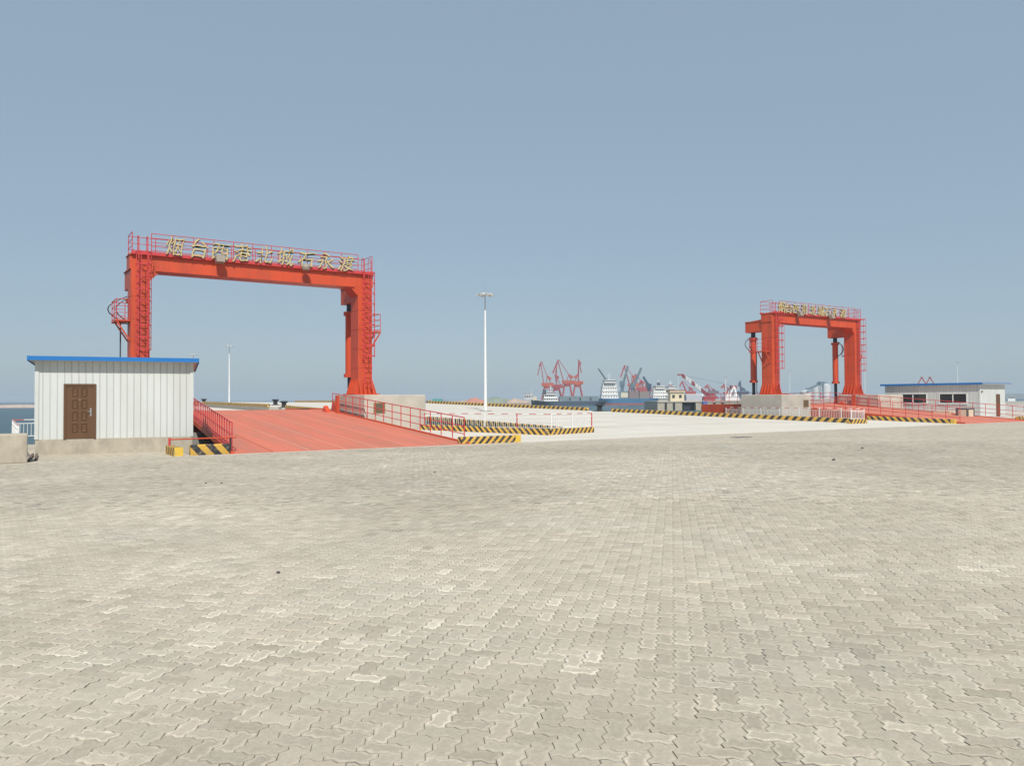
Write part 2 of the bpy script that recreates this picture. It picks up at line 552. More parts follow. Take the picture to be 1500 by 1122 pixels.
def paver_geo(level):
    """local (lattice) coordinates, height offsets and faces of one paver"""
    if level == 0:       # nearest: bevel ring, bloom ring, top
        P = np.concatenate([O_LOW, O_TOP, O_MID, O_IN]); H = np.concatenate([np.full(NP_, -0.009), np.full(NP_, -0.0012), np.zeros(2*NP_)])
        RM = np.concatenate([np.zeros(NP_), np.full(NP_, 0.45), np.ones(NP_), np.zeros(NP_)])
        F = []
        for a in range(3):
            F += [(a*NP_+i, a*NP_+(i+1) % NP_, (a+1)*NP_+(i+1) % NP_, (a+1)*NP_+i) for i in range(NP_)]
        F.append(tuple(range(3*NP_, 4*NP_)))
    else:
        P = O_TOPF.copy(); H = np.zeros(NP_)
        RM = np.full(NP_, 0.70)
        F = [tuple(range(NP_))]
    return P, H, RM, F

# the 300 that show largest: nearest inside the frame
inside = (np.abs(lat) < 0.655 * dep) & (dep > 3.5)
order = np.argsort(np.where(inside, dep, 1e9))
single = np.zeros(n_pav, bool); single[order[:300]] = True

def paver_stuff(idx, level, name):
    P, H, RM, F = paver_geo(level)
    nv = len(P); m_ = len(idx)
    px = np.where(rot[idx, None] > 0, -P[None, :, 1], P[None, :, 0]) + ox[idx, None]
    py = np.where(rot[idx, None] > 0, P[None, :, 0], P[None, :, 1]) + oy[idx, None]
    X = (px * D8 + py * D8) * A; Y = (-px * D8 + py * D8) * A
    Z = -YS * Y + H[None, :] + dz[idx, None] + (X - WX[idx, None]) * tx[idx, None] + (Y - WY[idx, None]) * ty[idx, None]
    co = np.stack([X, Y, Z], -1).reshape(-1, 3)
    me = bpy.data.meshes.new(name)
    lens = np.array([len(f) for f in F]); flat = np.concatenate([np.array(f) for f in F])
    me.vertices.add(m_ * nv); me.vertices.foreach_set('co', co.ravel())
    loops = (flat[None, :] + (np.arange(m_) * nv)[:, None]).ravel()
    me.loops.add(len(loops)); me.loops.foreach_set('vertex_index', loops.astype(np.int32))
    tot = np.tile(lens, m_); st = np.concatenate([[0], np.cumsum(tot)[:-1]])
    me.polygons.add(len(tot)); me.polygons.foreach_set('loop_start', st.astype(np.int32))
    me.polygons.foreach_set('loop_total', tot.astype(np.int32))
    me.update(calc_edges=True)
    a = me.attributes.new('tone', 'FLOAT', 'POINT'); a.data.foreach_set('value', np.repeat(tone[idx], nv).astype(np.float32))
    a = me.attributes.new('rim', 'FLOAT', 'POINT'); a.data.foreach_set('value', np.tile(RM, m_).astype(np.float32))
    me.materials.append(m_pave)
    o = link(name, me, yard); o['kind'] = 'stuff'
    o['label'] = 'interlocking zigzag concrete pavers further out in the yard' if level else 'interlocking zigzag concrete pavers near the viewer'
    return o
idx_all = np.arange(n_pav)
dep_j = dep + rng.normal(0, 1.1, n_pav)          # ragged change-over between the two levels of detail
paver_stuff(idx_all[(~single) & (dep_j < 14)], 0, 'paver_field')
paver_stuff(idx_all[(~single) & (dep_j >= 14)], 1, 'paver_field')
P, H, RM, F = paver_geo(0)
pme = bpy.data.meshes.new('paver')
pme.from_pydata([((p[0]-1)*A, (p[1]-0.5)*A, h) for p, h in zip(P, H)], [], F)
a = pme.attributes.new('rim', 'FLOAT', 'POINT'); a.data.foreach_set('value', RM.astype(np.float32))
pme.materials.append(m_pave_o); pme.update()
for i in order[:300]:
    o = link('paver', pme, yard, (WX[i], WY[i], -YS*WY[i] + dz[i]),
             rot=(-YS + tx[i]*0.7, ty[i]*0.7, R(-45) + (R(90) if rot[i] else 0)))
    o['tone'] = float(tone[i])
# keep the sand only under the laid pavers
sm2 = MB()
def wedge(d, s): 
    q = at(CX, d); r_ = Vector((CA, -SA, 0)) * s
    return q + r_
w = [wedge(2.6, -0.68*2.6-2.9), wedge(2.6, 0.68*2.6+2.9), wedge(32.9, 0.68*32.9+2.9)]
# clip polygon by y < QL-0.42
poly = [w[0], w[1], w[2], wedge(32.9, 0.0), wedge(32.9, -0.68*32.9-2.9)]
def clip(poly, ymax):
    out = []
    for i in range(len(poly)):
        a_, b_ = poly[i], poly[(i+1) % len(poly)]
        if a_.y <= ymax: out.append(a_)
        if (a_.y <= ymax) != (b_.y <= ymax):
            t = (ymax - a_.y) / (b_.y - a_.y); out.append(a_ + (b_-a_)*t)
    return out
poly = clip(poly, QL-0.42)
sm2.add([(p.x, p.y, -YS*p.y - 0.0088) for p in poly], [tuple(range(len(poly)))])
s_ = sm2.build('joint_sand', m_sand, yard); s_['kind'] = 'stuff'

# ------------------------------------------------------------------ quay edge and decks
def slab(name, poly, mat, depth=-6.0, zfun=deck_z, parent=None, lift=0.0):
    """solid ground with a vertical quay face below it"""
    b = MB(); n_ = len(poly)
    b.prism(poly, [depth]*n_, [zfun(p[1]) + lift for p in poly])
    o = b.build(name, mat, parent)
    return o
# edge beam of smooth pale concrete along the quay line
eb = MB().prism([(5.3, QL-0.36), (130, QL-0.36), (130, QL), (5.3, QL)], -6, [-0.343, -0.343, -0.346, -0.346]).build('quay_edge_beam', m_conc2)
struct(eb)
PL, PR = 26.55, 52.75           # pier edges
END = 262.0
dk = slab('pier_deck', [(PL, 33.6), (PR, 33.4), (PR, QL+75), (PL, QL+75)], m_conc)
struct(dk, 'pale concrete deck of the pier between the two ramps')
struct(slab('pier_deck', [(PL, QL+75), (PR, QL+75), (PR, END), (PL, END)], m_conc))
struct(slab('pier_apron', [(17.45, QL+0.001), (58.95, QL+0.001), (58.95, 37.0), (52.76, 37.0), (52.76, 33.399), (26.5, 33.599), (24.3, 33.1), (20.4, 41.4), (21.4, 46.2), (17.45, 46.2)], m_conc))
struct(slab('hut_apron', [(-0.3, QL-.4), (5.95, QL-.4), (5.95, 42.0), (-0.3, 42.0)], m_pave_far, zfun=lambda y: -0.358))
struct(slab('hut_apron', [(69.05, QL+0.001), (120, QL+0.001), (120, 44), (80.5, 44), (80.5, 49), (69.05, 49)], m_conc2))

struct(slab('mooring_platform', [(21.5, 62), (PL-.002, 62), (PL-.002, 140), (21.5, 140)], m_conc, zfun=lambda y: deck_z(y)-0.30))
struct(MB().box(5.96, 17.44, 41.0, 41.7, -6, 0.0).build('pit_light_block', m_quayf))  # added wall blocking light and sea view, so the pit stays dark
struct(MB().box(59.0, 69.0, 41.0, 41.7, -6, 0.0).build('pit_light_block', m_quayf))  # same added light blocker under the far ramp
# pier slab joints: thin dark strips let into the deck
jm = M_('deck_joint', (0.30, 0.28, 0.25), 0.9)
jb = MB()
for yy in np.arange(38, 104, 6.0):
    z = deck_z(yy) + 0.004
    jb.add([(PL+0.5, yy, z), (PR-0.5, yy, z), (PR-0.5, yy+0.07, z+0.0014), (PL+0.5, yy+0.07, z+0.0014)], [(0, 1, 2, 3)])
for xx in np.arange(PL+5.2, PR-2, 5.2):
    jb.add([(xx, 34, deck_z(34)+0.004), (xx+0.035, 34, deck_z(34)+0.004), (xx+0.035, 104, deck_z(104)+0.004), (xx, 104, deck_z(104)+0.004)], [(0, 1, 2, 3)])
j_ = jb.build('expansion_joint', jm, dk)

# ------------------------------------------------------------------ striped kerbs
def kerb(p0, p1, w, h, pitch, slant, label, group=None, end_yellow=0, skirt=0.0, name='striped_kerb'):
    p0, p1 = Vector(p0), Vector(p1)
    d = p1 - p0; L = math.hypot(d.x, d.y); ang = math.atan2(d.y, d.x)
    mt = stripe_mat(pitch, slant, f'stripes_{pitch:.2f}_{slant:.2f}')
    c_ = 0.03
    prof = [(0, 0), (w, 0), (w, h-c_), (w-c_, h), (c_, h), (0, h-c_)]
    b = MB()
    nseg = max(1, int(L / 1.5)); vs_, fs_ = [], []
    for s in range(nseg+1):
        t = s / nseg
        for y, z in prof: vs_.append((L*t, y + random.uniform(-.004, .004), z + d.z*t - 0.02*(z == 0) + random.uniform(-.004, .004)))
    q = len(prof)
    for s in range(nseg):
        for i in range(q):
            fs_.append((s*q+i, s*q+(i+1) % q, (s+1)*q+(i+1) % q, (s+1)*q+i))
    fs_ += [tuple(range(q)), tuple(range(nseg*q, nseg*q+q))]
    b.add(vs_, fs_)
    o = b.build(name, mt, None, p0); o.rotation_euler = (0, 0, ang)
    tag(o, label, 'kerb', group)
    if end_yellow:
        e = MB(); x0, x1 = ((-0.006, 0.28 if end_yellow == -1 else 0.05) if end_yellow < 0 else (L-0.28, L+0.006))
        e.extrude([(-.004, -0.004), (w+.004, -0.004), (w+.004, h+.004), (-.004, h+.004)], 'x', x0, x1)
        zz = 0 if end_yellow < 0 else d.z
        ey = e.build('yellow_end', m_yellow, o, (0, 0, zz))
    return o
ZQ = -0.35
kerb((16.9, QL+0.02, ZQ), (20.0, QL+0.02, ZQ), 0.32, 0.32, 0.34, -1.0, 'short striped kerb with a yellow end at the foot of the near ramp', end_yellow=1)
kerb((24.3, 33.12, deck_z(33.1)), (20.75, 40.7, deck_z(40.7)), 0.30, 0.30, 0.36, -0.9, 'striped kerb under the white fence, slanting back towards the near gantry block')
kerb((24.33, 33.10, deck_z(33.1)), (27.9, 33.9, deck_z(33.9)), 0.30, 0.30, 0.36, -0.9, 'short striped kerb closing the landward corner of the pier below the white fence')
# pier left edge in lengths between the bollards
kerb((PL, 35.0, deck_z(35)), (PL, 84.0, deck_z(84)), 0.30, 0.30, 0.62, -0.9, 'long striped kerb along the left edge of the pier, behind the white fence')
kerb((PL, 90.5, deck_z(90.5)), (PL, 124.0, deck_z(124)), 0.30, 0.30, 0.62, -0.9, 'striped kerb far out on the left pier edge, seen over the top of the near ramp')
kerb((PL, 128.0, deck_z(128)), (PL, 250.0, deck_z(150)), 0.30, 0.30, 0.62, -0.9, 'farthest striped kerb on the left pier edge, towards the near hut')
# pier right edge
kerb((PR-0.32, 34.0, deck_z(34)), (PR-0.32, 60.6, deck_z(60.6)), 0.32, 0.34, 0.72, 0.9, 'striped kerb on the right pier edge running from the bollard to the far gantry')
kerb((PR-0.32, 64.6, deck_z(64.6)), (PR-0.32, 101.0, deck_z(101)), 0.32, 0.34, 0.86, 0.9, 'striped kerb on the right pier edge behind the tall lamp mast')
kerb((PR-0.32, 104.6, deck_z(104.6)), (PR-0.32, 160.0, deck_z(160)), 0.32, 0.34, 0.86, 0.9, 'farthest striped kerb on the right pier edge, beside the near gantry block')
kerb((51.2, 33.42, deck_z(33.4)), (53.1, 33.42, deck_z(33.4)), 0.30, 0.33, 0.40, -0.9, 'short striped kerb at the corner of the fence before the far ramp')
kerb((59.05, 30.1, ZQ), (59.05, 37.0, deck_z(37)), 0.30, 0.32, 0.55, -0.9, 'striped kerb with a yellow end along the left foot of the far ramp', end_yellow=-1)
kerb((68.9, QL+0.7, ZQ), (74.6, QL+0.7, ZQ), 0.30, 0.36, 0.50, 0.9, 'striped kerb beside the right foot of the far ramp, at the picture edge')
kerb((5.62, QL+0.02, ZQ), (5.62, QL+1.75, ZQ), 0.28, 0.30, 0.34, -0.7, 'short worn striped kerb with a yellow end beside the near hut', end_yellow=-2)
kerb((5.93, QL+0.32, ZQ), (7.30, QL+0.32, ZQ), 0.22, 0.36, 0.56, 0.9, 'striped kerb across the pit between the near hut and the ramp foot')
kerb((0.15, 32.4, ZQ), (0.15, 40.5, ZQ), 0.28, 0.30, 0.5, 0.9, 'striped kerb at the water edge left of the near hut')

# ------------------------------------------------------------------ railings
_tube = {}
def tube_mesh(name, r, h, mat, n=8):
    key = (name, round(r, 4), round(h, 4), mat.name)
    if key not in _tube:
        _tube[key] = MB().cyl((0, 0, 0), (0, 0, h), r, n=n).mesh(name, mat)
    return _tube[key]

def railing(root, pts, h, rails, spacing, r=0.022, mat=None, post_r=None, pname='railing_post', rname='rail', ends=True):
    """posts (shared mesh) and rails along a polyline of base points, all children of root"""
    mat = mat or m_rail
    post_r = post_r or r
    for si, (a_, b_) in enumerate(zip(pts[:-1], pts[1:])):
        a_, b_ = Vector(a_), Vector(b_)
        L = (b_ - a_).length; n_ = max(1, round(L / spacing))
        for i in range(n_ + 1):
            if i == 0 and si > 0: continue
            p = a_.lerp(b_, i / n_)
            link(pname, tube_mesh(pname, post_r, h, mat), root, p)
        for k_, rh in enumerate(rails):
            up = Vector((0, 0, rh))
            MB().cyl(a_ + up, b_ + up, r if k_ == 0 else r*0.8, n=8).build(rname, mat, root)

# ------------------------------------------------------------------ ramps
def ramp(u0, u1, label, left_rail, right_rail, tp=0.0, gd=(0.75, 0.95, 0.62)):
    """steel link-span: deck plates, side girders, rails; foot on the quay line, crest seaward"""
    W = u1 - u0
    prof = [(0.0, ZQ + 0.03), (17.8, 1.02), (25.4, 0.93)]     # (seaward distance, height)
    t = thing('vehicle_ramp', label, 'ramp', (u0, QL, 0))
    NPL = 7; pw = W / NPL
    for i in range(NPL):
        b = MB()
        x0, x1 = i*pw + 0.02, (i+1)*pw - 0.02
        for (v0, z0), (v1, z1) in zip(prof[:-1], prof[1:]):
            a0, a1 = max(x0, tp*v0+.02), max(x1, tp*v0+.03); c0, c1 = max(x0, tp*v1+.02), max(x1, tp*v1+.03)
            b.add([(a0, v0, z0), (a1, v0, z0), (c1, v1, z1), (c0, v1, z1),
                   (a0, v0, z0-0.06), (a1, v0, z0-0.06), (c1, v1, z1-0.06), (c0, v1, z1-0.06)],
                  [(0, 1, 2, 3), (7, 6, 5, 4), (0, 4, 5, 1), (2, 6, 7, 3), (1, 5, 6, 2), (3, 7, 4, 0)])
        b.build('deck_plate', m_ramp, t)
    for i in range(1, NPL):
        b = MB()
        for (v0, z0), (v1, z1) in zip(prof[:-1], prof[1:]):
            x = i*pw
            if tp*v1 > x:
                continue
            b.add([(x-0.035, v0+.01, z0+.006), (x+0.035, v0+.01, z0+.006), (x+0.035, v1-.01, z1+.006), (x-0.035, v1-.01, z1+.006),
                   (x-0.035, v0+.01, z0-.03), (x+0.035, v0+.01, z0-.03), (x+0.035, v1-.01, z1-.03), (x-0.035, v1-.01, z1-.03)],
                  [(0, 1, 2, 3), (0, 4, 5, 1), (1, 5, 6, 2), (3, 7, 4, 0), (2, 6, 7, 3)])
        if b.v: b.build('weld_seam', m_seam, t)
    # side girders and the raised edge strip
    for s, x in ((-1, 0.0), (1, W)):
        b = MB()
        xa, xb = (x-0.10, x+0.02) if s < 0 else (x-0.02, x+0.10)
        top = [(v, z+0.07) for v, z in prof]
        bot = [(prof[2][0], prof[2][1]-gd[0]), (prof[1][0], prof[1][1]-gd[1]), (9.0, .35-gd[2]), (0.0, ZQ-0.12)]
        b.extrude(top + bot, 'x', xa, xb)
        if s < 0: b.v = [(p[0] + tp*p[1], p[1], p[2]) for p in b.v]
        b.build('side_girder', m_red, t)
    b = MB()
    for x in np.linspace(0.9 + tp*24, W-0.9, 5):
        b.extrude([(0.6, ZQ-.05), (17.8, .95), (25.2, .86), (25.2, .3), (17.8, .2), (0.6, ZQ-.4)], 'x', x-0.09, x+0.09)
    for v in np.arange(2.5, 25, 2.5):
        z = np.interp(v, [0, 17.8, 25.4], [ZQ, .96, .87])
        b.box(0.05 + tp*v, W-0.05, v-0.06, v+0.06, z-.42, z-.05)
    b.build('floor_beam', m_rampun, t)
    # cross head lifted by the cylinders
    MB().box(-1.55, W+1.55, 17.0, 17.7, -0.25, 0.72).build('cross_head', m_red, t)
    MB().box(0.1 + tp*25.4, W-0.1, 25.0, 25.35, .1, .82).build('end_beam', m_red, t)
    def zr(v): return float(np.interp(v, [p[0] for p in prof], [p[1] for p in prof])) + 0.10
    for x, (v0, v1, sp, rl) in ((-0.04, left_rail), (W + 0.04, right_rail)):
        pts = [(x, v0, zr(v0))]
        if v1 > 17.8: pts += [(x, 17.8, zr(17.8))]
        pts += [(x, v1, zr(v1))]
        if x < 0: pts = [(p[0] + tp*p[1], p[1], p[2]) for p in pts]
        railing(t, pts, 1.0, rl, sp, r=0.024, mat=m_rail)
    # lugs and a control box at the crest
    for x in (-0.72, W + 0.72):
        b = MB().extrude([(16.9, .70), (17.9, .70), (17.62, 1.45), (17.18, 1.45)], 'x', x-0.22, x+0.22)
        b.box(x-0.45, x+0.45, 16.9, 17.9, 0.66, 0.76)
        b.build('lifting_lug', m_red, t)
    b = MB().extrude([(15.7, zr(15.7)-.1), (16.5, zr(16.5)-.1), (16.2, zr(16.2)+.26)], 'x', W-0.55, W-0.3)
    b.build('hinge_bracket', m_red, t)
    b = MB().box(W-.16, W-.03, 15.0, 15.35, zr(15.2)-.1, zr(15.2)+.95)
    b.build('guide_post', m_red, t)
    return t
ramp(7.35, 17.2, 'wide pale red steel ramp rising from the pavers beside the near white hut',
     (0.15, 25.0, 0.63, (1.0, 0.55, 0.17, 0.06)), (0.35, 16.3, 1.06, (1.0, 0.62, 0.28)), tp=0.093, gd=(0.16, 0.15, 0.15))
ramp(59.1, 68.9, 'pale red steel ramp under the far gantry, running out of the right picture edge',
     (0.35, 25.0, 1.06, (1.0, 0.62, 0.28)), (0.15, 25.0, 1.06, (1.0, 0.62, 0.28)))

# ------------------------------------------------------------------ lifting gantries
TOPZ = 9.07
def cjk_mesh(ch, size, mat):
    cu = bpy.data.curves.new('sign_character', 'FONT')
    cu.body = ch; cu.size = size; cu.extrude = 0.03; cu.offset = 0.0; cu.resolution_u = 3
    cu.align_x = 'CENTER'; cu.shear = 0.12
    o = bpy.data.objects.new('tmp', cu); col.objects.link(o)
    dg = bpy.context.evaluated_depsgraph_get(); dg.update()
    me = bpy.data.meshes.new_from_object(o.evaluated_get(dg))
    bpy.data.objects.remove(o)
    bm = bmesh.new(); bm.from_mesh(me)
    bmesh.ops.subdivide_edges(bm, edges=[e for e in bm.edges if e.calc_length() > 0.12], cuts=2, use_grid_fill=False)
    ph = random.uniform(0, 6)
    for v in bm.verts:
        x, y = v.co.x, v.co.y
        v.co.x = x + 0.030*math.sin(8.0*y + ph) + 0.016*math.sin(19*y + 2*ph + 6*x)
        v.co.y = y + 0.034*math.sin(6.5*x + ph*1.7) + 0.016*math.sin(17*x + ph + 7*y) + 0.06*x
        v.co.z *= 1.0
    bm.to_mesh(me); bm.free()
    me.name = 'sign_character'; me.materials.clear(); me.materials.append(mat)
    return me

def gantry(uL, uR, yc, label, text, char_u, lamps_u, lamp_round):
    t = thing('lifting_gantry', label, 'gantry', ((uL+uR)/2, yc, 1.9))
    ox_, oy_, oz_ = (uL+uR)/2, yc, 1.9
    def L(x, y, z): return (x-ox_, y-oy_, z-oz_)
    cw, cd = 0.45, 0.58           # half width, half depth of a column
    for s, u in ((-1, uL), (1, uR)):
        u_ = u - ox_
        b = MB().box(u_-cw, u_+cw, -cd, cd, 0.05, TOPZ-oz_-0.72)
        # knee where the column meets the beam
        b.extrude([(u_-s*cw, TOPZ-oz_-0.72), (u_-s*(cw+0.55), TOPZ-oz_-0.72), (u_-s*cw, TOPZ-oz_-1.27)], 'y', -cd+0.02, cd-0.02)
        c_ = b.build('column', m_red, t, bevel=0.015)
        # flared foot with gusset plates
        MB().box(u_-0.80, u_+0.80, -0.92, 0.92, 0, 0.06).build('base_plate', m_red, c_)
        for gx_ in (-0.40, -0.13, 0.13, 0.40):
            for sg in (-1, 1):
                MB().extrude([(sg*cd, 0.06), (sg*(cd+0.32), 0.06), (sg*(cd+.02), 0.95), (sg*cd, 0.95)], 'x', u_+gx_-0.02, u_+gx_+0.02).build('gusset', m_red, c_)
        for gy_ in (-0.5, -0.17, 0.17, 0.5):
            for sg in (-1, 1):
                MB().extrude([(u_+sg*cw, 0.06), (u_+sg*(cw+0.32), 0.06), (u_+sg*(cw+.02), 0.95), (u_+sg*cw, 0.95)], 'y', gy_-0.02, gy_+0.02).build('gusset', m_red, c_)
        # welded stiffener bands on the landward face
        for z in np.arange(1.6, 6.0, 1.15):
            MB().box(u_-cw-0.012, u_+cw+0.012, -cd-0.012, cd+0.012, z, z+0.03).build('stiffener', m_red, c_)
        # arm that carries the cylinder, seaward of the column
        za, zb = 7.55-oz_, 8.50-oz_
        b = MB().extrude([(cd-.02, za), (cd+.45, za), (cd+.62, za-.0), (2.45, za), (2.45, zb), (cd-.02, zb+.15)], 'x', u_-0.36, u_+0.36)
        arm = b.build('cylinder_arm', m_red, t, bevel=0.012)
        MB().box(u_-0.42, u_+0.42, cd+.02, 2.50, zb-.0, zb+.04).build('arm_flange', m_red, arm)
        # hydraulic cylinder
        yc_ = 1.85
        cy_ = MB().cyl((u_, yc_, 3.15-oz_), (u_, yc_, 7.05-oz_), 0.27, n=20).build('hydraulic_cylinder', m_red, t, smooth=True)
        MB().cyl((u_, yc_, 3.0-oz_), (u_, yc_, 3.22-oz_), 0.37, n=20).build('end_flange', m_red, cy_, smooth=True)
        MB().cyl((u_, yc_, 6.85-oz_), (u_, yc_, 7.08-oz_), 0.38, n=20).build('end_flange', m_red, cy_, smooth=True)
        MB().cyl((u_, yc_, 7.08-oz_), (u_, yc_, 7.56-oz_), 0.20, n=16).build('clevis', m_piston, cy_, smooth=True)
        MB().cyl((u_, yc_, 1.3-oz_), (u_, yc_, 3.02-oz_), 0.145, n=16).build('piston_rod', m_piston, cy_, smooth=True)
        pts = [Vector((u_ + s*0.30, yc_-.2, 7.2-oz_)) + Vector((s*0.95*math.sin(math.pi*q/8), 0.1, -1.5*q/8)) for q in range(9)]
        MB().path(pts, 0.03).build('hose', m_rubber, cy_)
        pts = [Vector((u_ + s*0.28, yc_-.3, 7.1-oz_)) + Vector((s*0.6*math.sin(math.pi*q/8), 0.05, -1.3*q/8)) for q in range(9)]
        MB().path(pts, 0.03).build('hose', m_rubber, cy_)
        # side platform at mid height, outer side
        zp = 5.75-oz_
        xi, xo = u_+s*(cw+.01), u_+s*(cw+0.66)
        y0_, y1_ = -0.40, 1.45
        p_ = MB().box(xi, xo, y0_, y1_, zp-0.08, zp).build('service_platform', m_red, t)
        MB().bar((xo-s*.05, y0_+.05, zp-.10), (xi, y0_+.05, zp-1.05), .07, .07).build('bracket', m_red, p_)
        MB().bar((xo-s*.05, 0.45, zp-.10), (xi, 0.45, zp-1.05), .07, .07).build('bracket', m_red, p_)
        ring = [Vector((xi, y0_+.03, zp)), Vector((xo-s*.03, y0_+.03, zp)), Vector((xo-s*.03, y1_-.03, zp)), Vector((xi, y1_-.03, zp))]
        railing(p_, ring, 1.05, (1.05, 0.70, 0.36, 0.08), 0.9, r=0.02)
        # drain pipe
        MB().cyl((xi+s*0.28, 0.9, 0), (xi+s*0.28, 0.9, zp-.08), 0.035, n=8).build('conduit', m_signb, t)
        # caged ladder on the landward face
        lx = u_ + 0.10; yf = -cd
        la = MB()
        for sx in (-0.21, 0.21):
            la.bar((lx+sx, yf-0.16, 0.35), (lx+sx, yf-0.16, TOPZ-oz_+0.9), 0.05, 0.03)
        ld = la.build('ladder', m_rail, t)
        rm = MB().cyl((-0.21, 0, 0), (0.21, 0, 0), 0.017, n=6).mesh('rung', m_rail)
        z = 0.6
        while z < TOPZ-oz_-0.05:
            link('rung', rm, ld, (lx, yf-0.16, z)); z += 0.30
        for z in np.arange(0.9, TOPZ-oz_, 1.2):
            for sx in (-0.21, 0.21):
                MB().bar((lx+sx, yf+.005, z), (lx+sx, yf-0.16, z), 0.03).build('standoff', m_rail, ld)
        hp = []
        for q in range(13):
            an = math.pi * q / 12
            hp.append(Vector((-0.36*math.cos(an), -0.62*math.sin(an)**0.8 - 0.0, 0)))
        hoop = MB()
        for a_, b_ in zip(hp[:-1], hp[1:]): hoop.bar(a_, b_, 0.012, 0.055)
        hm = hoop.mesh('cage_hoop', m_rail)
        for z in np.arange(2.3, TOPZ-oz_+0.1, 0.62):
            link('cage_hoop', hm, ld, (lx, yf-0.16, z))
        for q in (1, 4, 8, 11):
            p = hp[q]
            MB().bar((lx+p.x, yf-0.16+p.y, 2.3), (lx+p.x, yf-0.16+p.y, TOPZ-oz_), 0.035, 0.012).build('cage_bar', m_rail, ld)
    # beam
    ub0, ub1 = uL-ox_-cw-0.06, uR-ox_+cw+0.06
    zb0, zb1 = TOPZ-oz_-0.72, TOPZ-oz_
    bm_ = MB().box(ub0, ub1, -0.56, 0.56, zb0, zb1).build('cross_beam', m_red, t, bevel=0.012)
    MB().box(ub0-.04, ub1+.04, -0.64, 0.64, zb1+.002, zb1+.045).build('top_flange', m_red, bm_)
    MB().box(ub0+1.2, ub1-1.2, -0.64, 0.64, zb0-.047, zb0-.002).build('bottom_flange', m_red, bm_)
    # walkway and its rails
    zt = zb1 + 0.045
    wk = MB().box(ub0+0.05, ub1-0.05, -0.72, 0.72, zt+.002, zt+.06).build('walkway', m_red, t)
    MB().box(ub0+0.05, ub1-0.05, -0.735, -0.722, zt-.02, zt+.14).build('toe_board', m_rail, wk)
    MB().box(ub0+0.05, ub1-0.05, 0.722, 0.735, zt-.02, zt+.14).build('toe_board', m_rail, wk)
    rls = (1.05, 0.82, 0.60, 0.38, 0.18)
    railing(wk, [(ub0+1.0, -0.68, zt+.06), (ub1-1.0, -0.68, zt+.06)], 1.05, rls, 1.05, r=0.02)
    railing(wk, [(ub0+0.1, -0.68, zt+.06), (ub0+0.1, 0.68, zt+.06), (ub1-0.1, 0.68, zt+.06), (ub1-0.1, -0.68, zt+.06)], 1.05, (1.05, 0.70, 0.36), 1.25, r=0.02)
    for xg in (uL-ox_+0.10, uR-ox_+0.10):
        for sx in (-0.21, 0.21):
            pts = [Vector((xg+sx, -cd-.16, zt)), Vector((xg+sx, -cd-.16, zt+.75))] + \
                  [Vector((xg+sx, -cd-.16+0.22*(1-math.cos(math.pi*q/6)), zt+.75+.22*math.sin(math.pi*q/6))) for q in range(1, 7)] + [Vector((xg+sx, -cd+.28, zt+.05))]
            MB().path(pts, 0.02).build('grab_rail', m_rail, wk)
    # the sign: one gilt character after another, fixed to the front rail
    for ch, u in zip(text, char_u):
        me = cjk_mesh(ch, 1.0, m_sign)
        o = link('sign_character', me, t, (u-ox_, -0.80, zt+0.14), rot=(R(90), R(random.uniform(-3, 3)), 0))
        o.scale = (random.uniform(.92, 1.08), random.uniform(.92, 1.1), 1)
        o['label'] = 'gold brush-style sign character'
        mb_ = me.copy(); mb_.name = 'sign_dark_copy'; mb_.materials.clear(); mb_.materials.append(m_signb)
        link('sign_dark_copy', mb_, o, (0.03, -0.03, -0.09))  # dark copy of the character, set behind it, slightly right and down
        fr = MB()
        fr.bar((u-ox_-.28, -0.74, zt+.45), (u-ox_+.28, -0.74, zt+.45), .03, .03)
        fr.build('sign_bracket', m_signb, t)
    for u, rd in zip(lamps_u, lamp_round):
        b = MB()
        if rd:
            b.lathe([(0.10, 0), (0.22, 0.05), (0.25, 0.2), (0.18, 0.36), (0.06, 0.4)], (u-ox_, -1.08, zt-.18), 14)
        else:
            b.extrude([(-1.28, zt-.12), (-0.95, zt-.20), (-0.86, zt+.20), (-1.16, zt+.28)], 'x', u-ox_-0.22, u-ox_+0.22)
        lo = b.build('floodlight', m_lamp, t, bevel=0.01)
        MB().bar((u-ox_, -1.0, zt+.02), (u-ox_, -0.70, zt+.02), 0.05, 0.05).build('lamp_bracket', m_rail, lo)
    return t

def u_at(px, y):
    s = (px - CX) / FPX
    return (y * (SA + s * CA)) / (CA - s * SA)
ch1 = [u_at(p, 44.0-.25) for p in (254, 290, 321, 353, 386, 417, 448, 477, 506)]
gantry(6.3, 18.6, 44.6, 'tall red portal gantry with gold characters over the near ramp', '烟台西港北城石永渡', ch1, (u_at(322, 43.5), u_at(448, 43.5)), (False, True))
ch2 = [u_at(p, 44.6) for p in (1149, 1159, 1169.5, 1182, 1194.5, 1206.5, 1216, 1226.5, 1239)]
gantry(57.8, 70.1, 45.6, 'smaller-looking red portal gantry over the far ramp, left of the low hut', '烟台西港北城石永渡', ch2, (u_at(1173, 44.6), u_at(1219, 44.6)), (False, False))

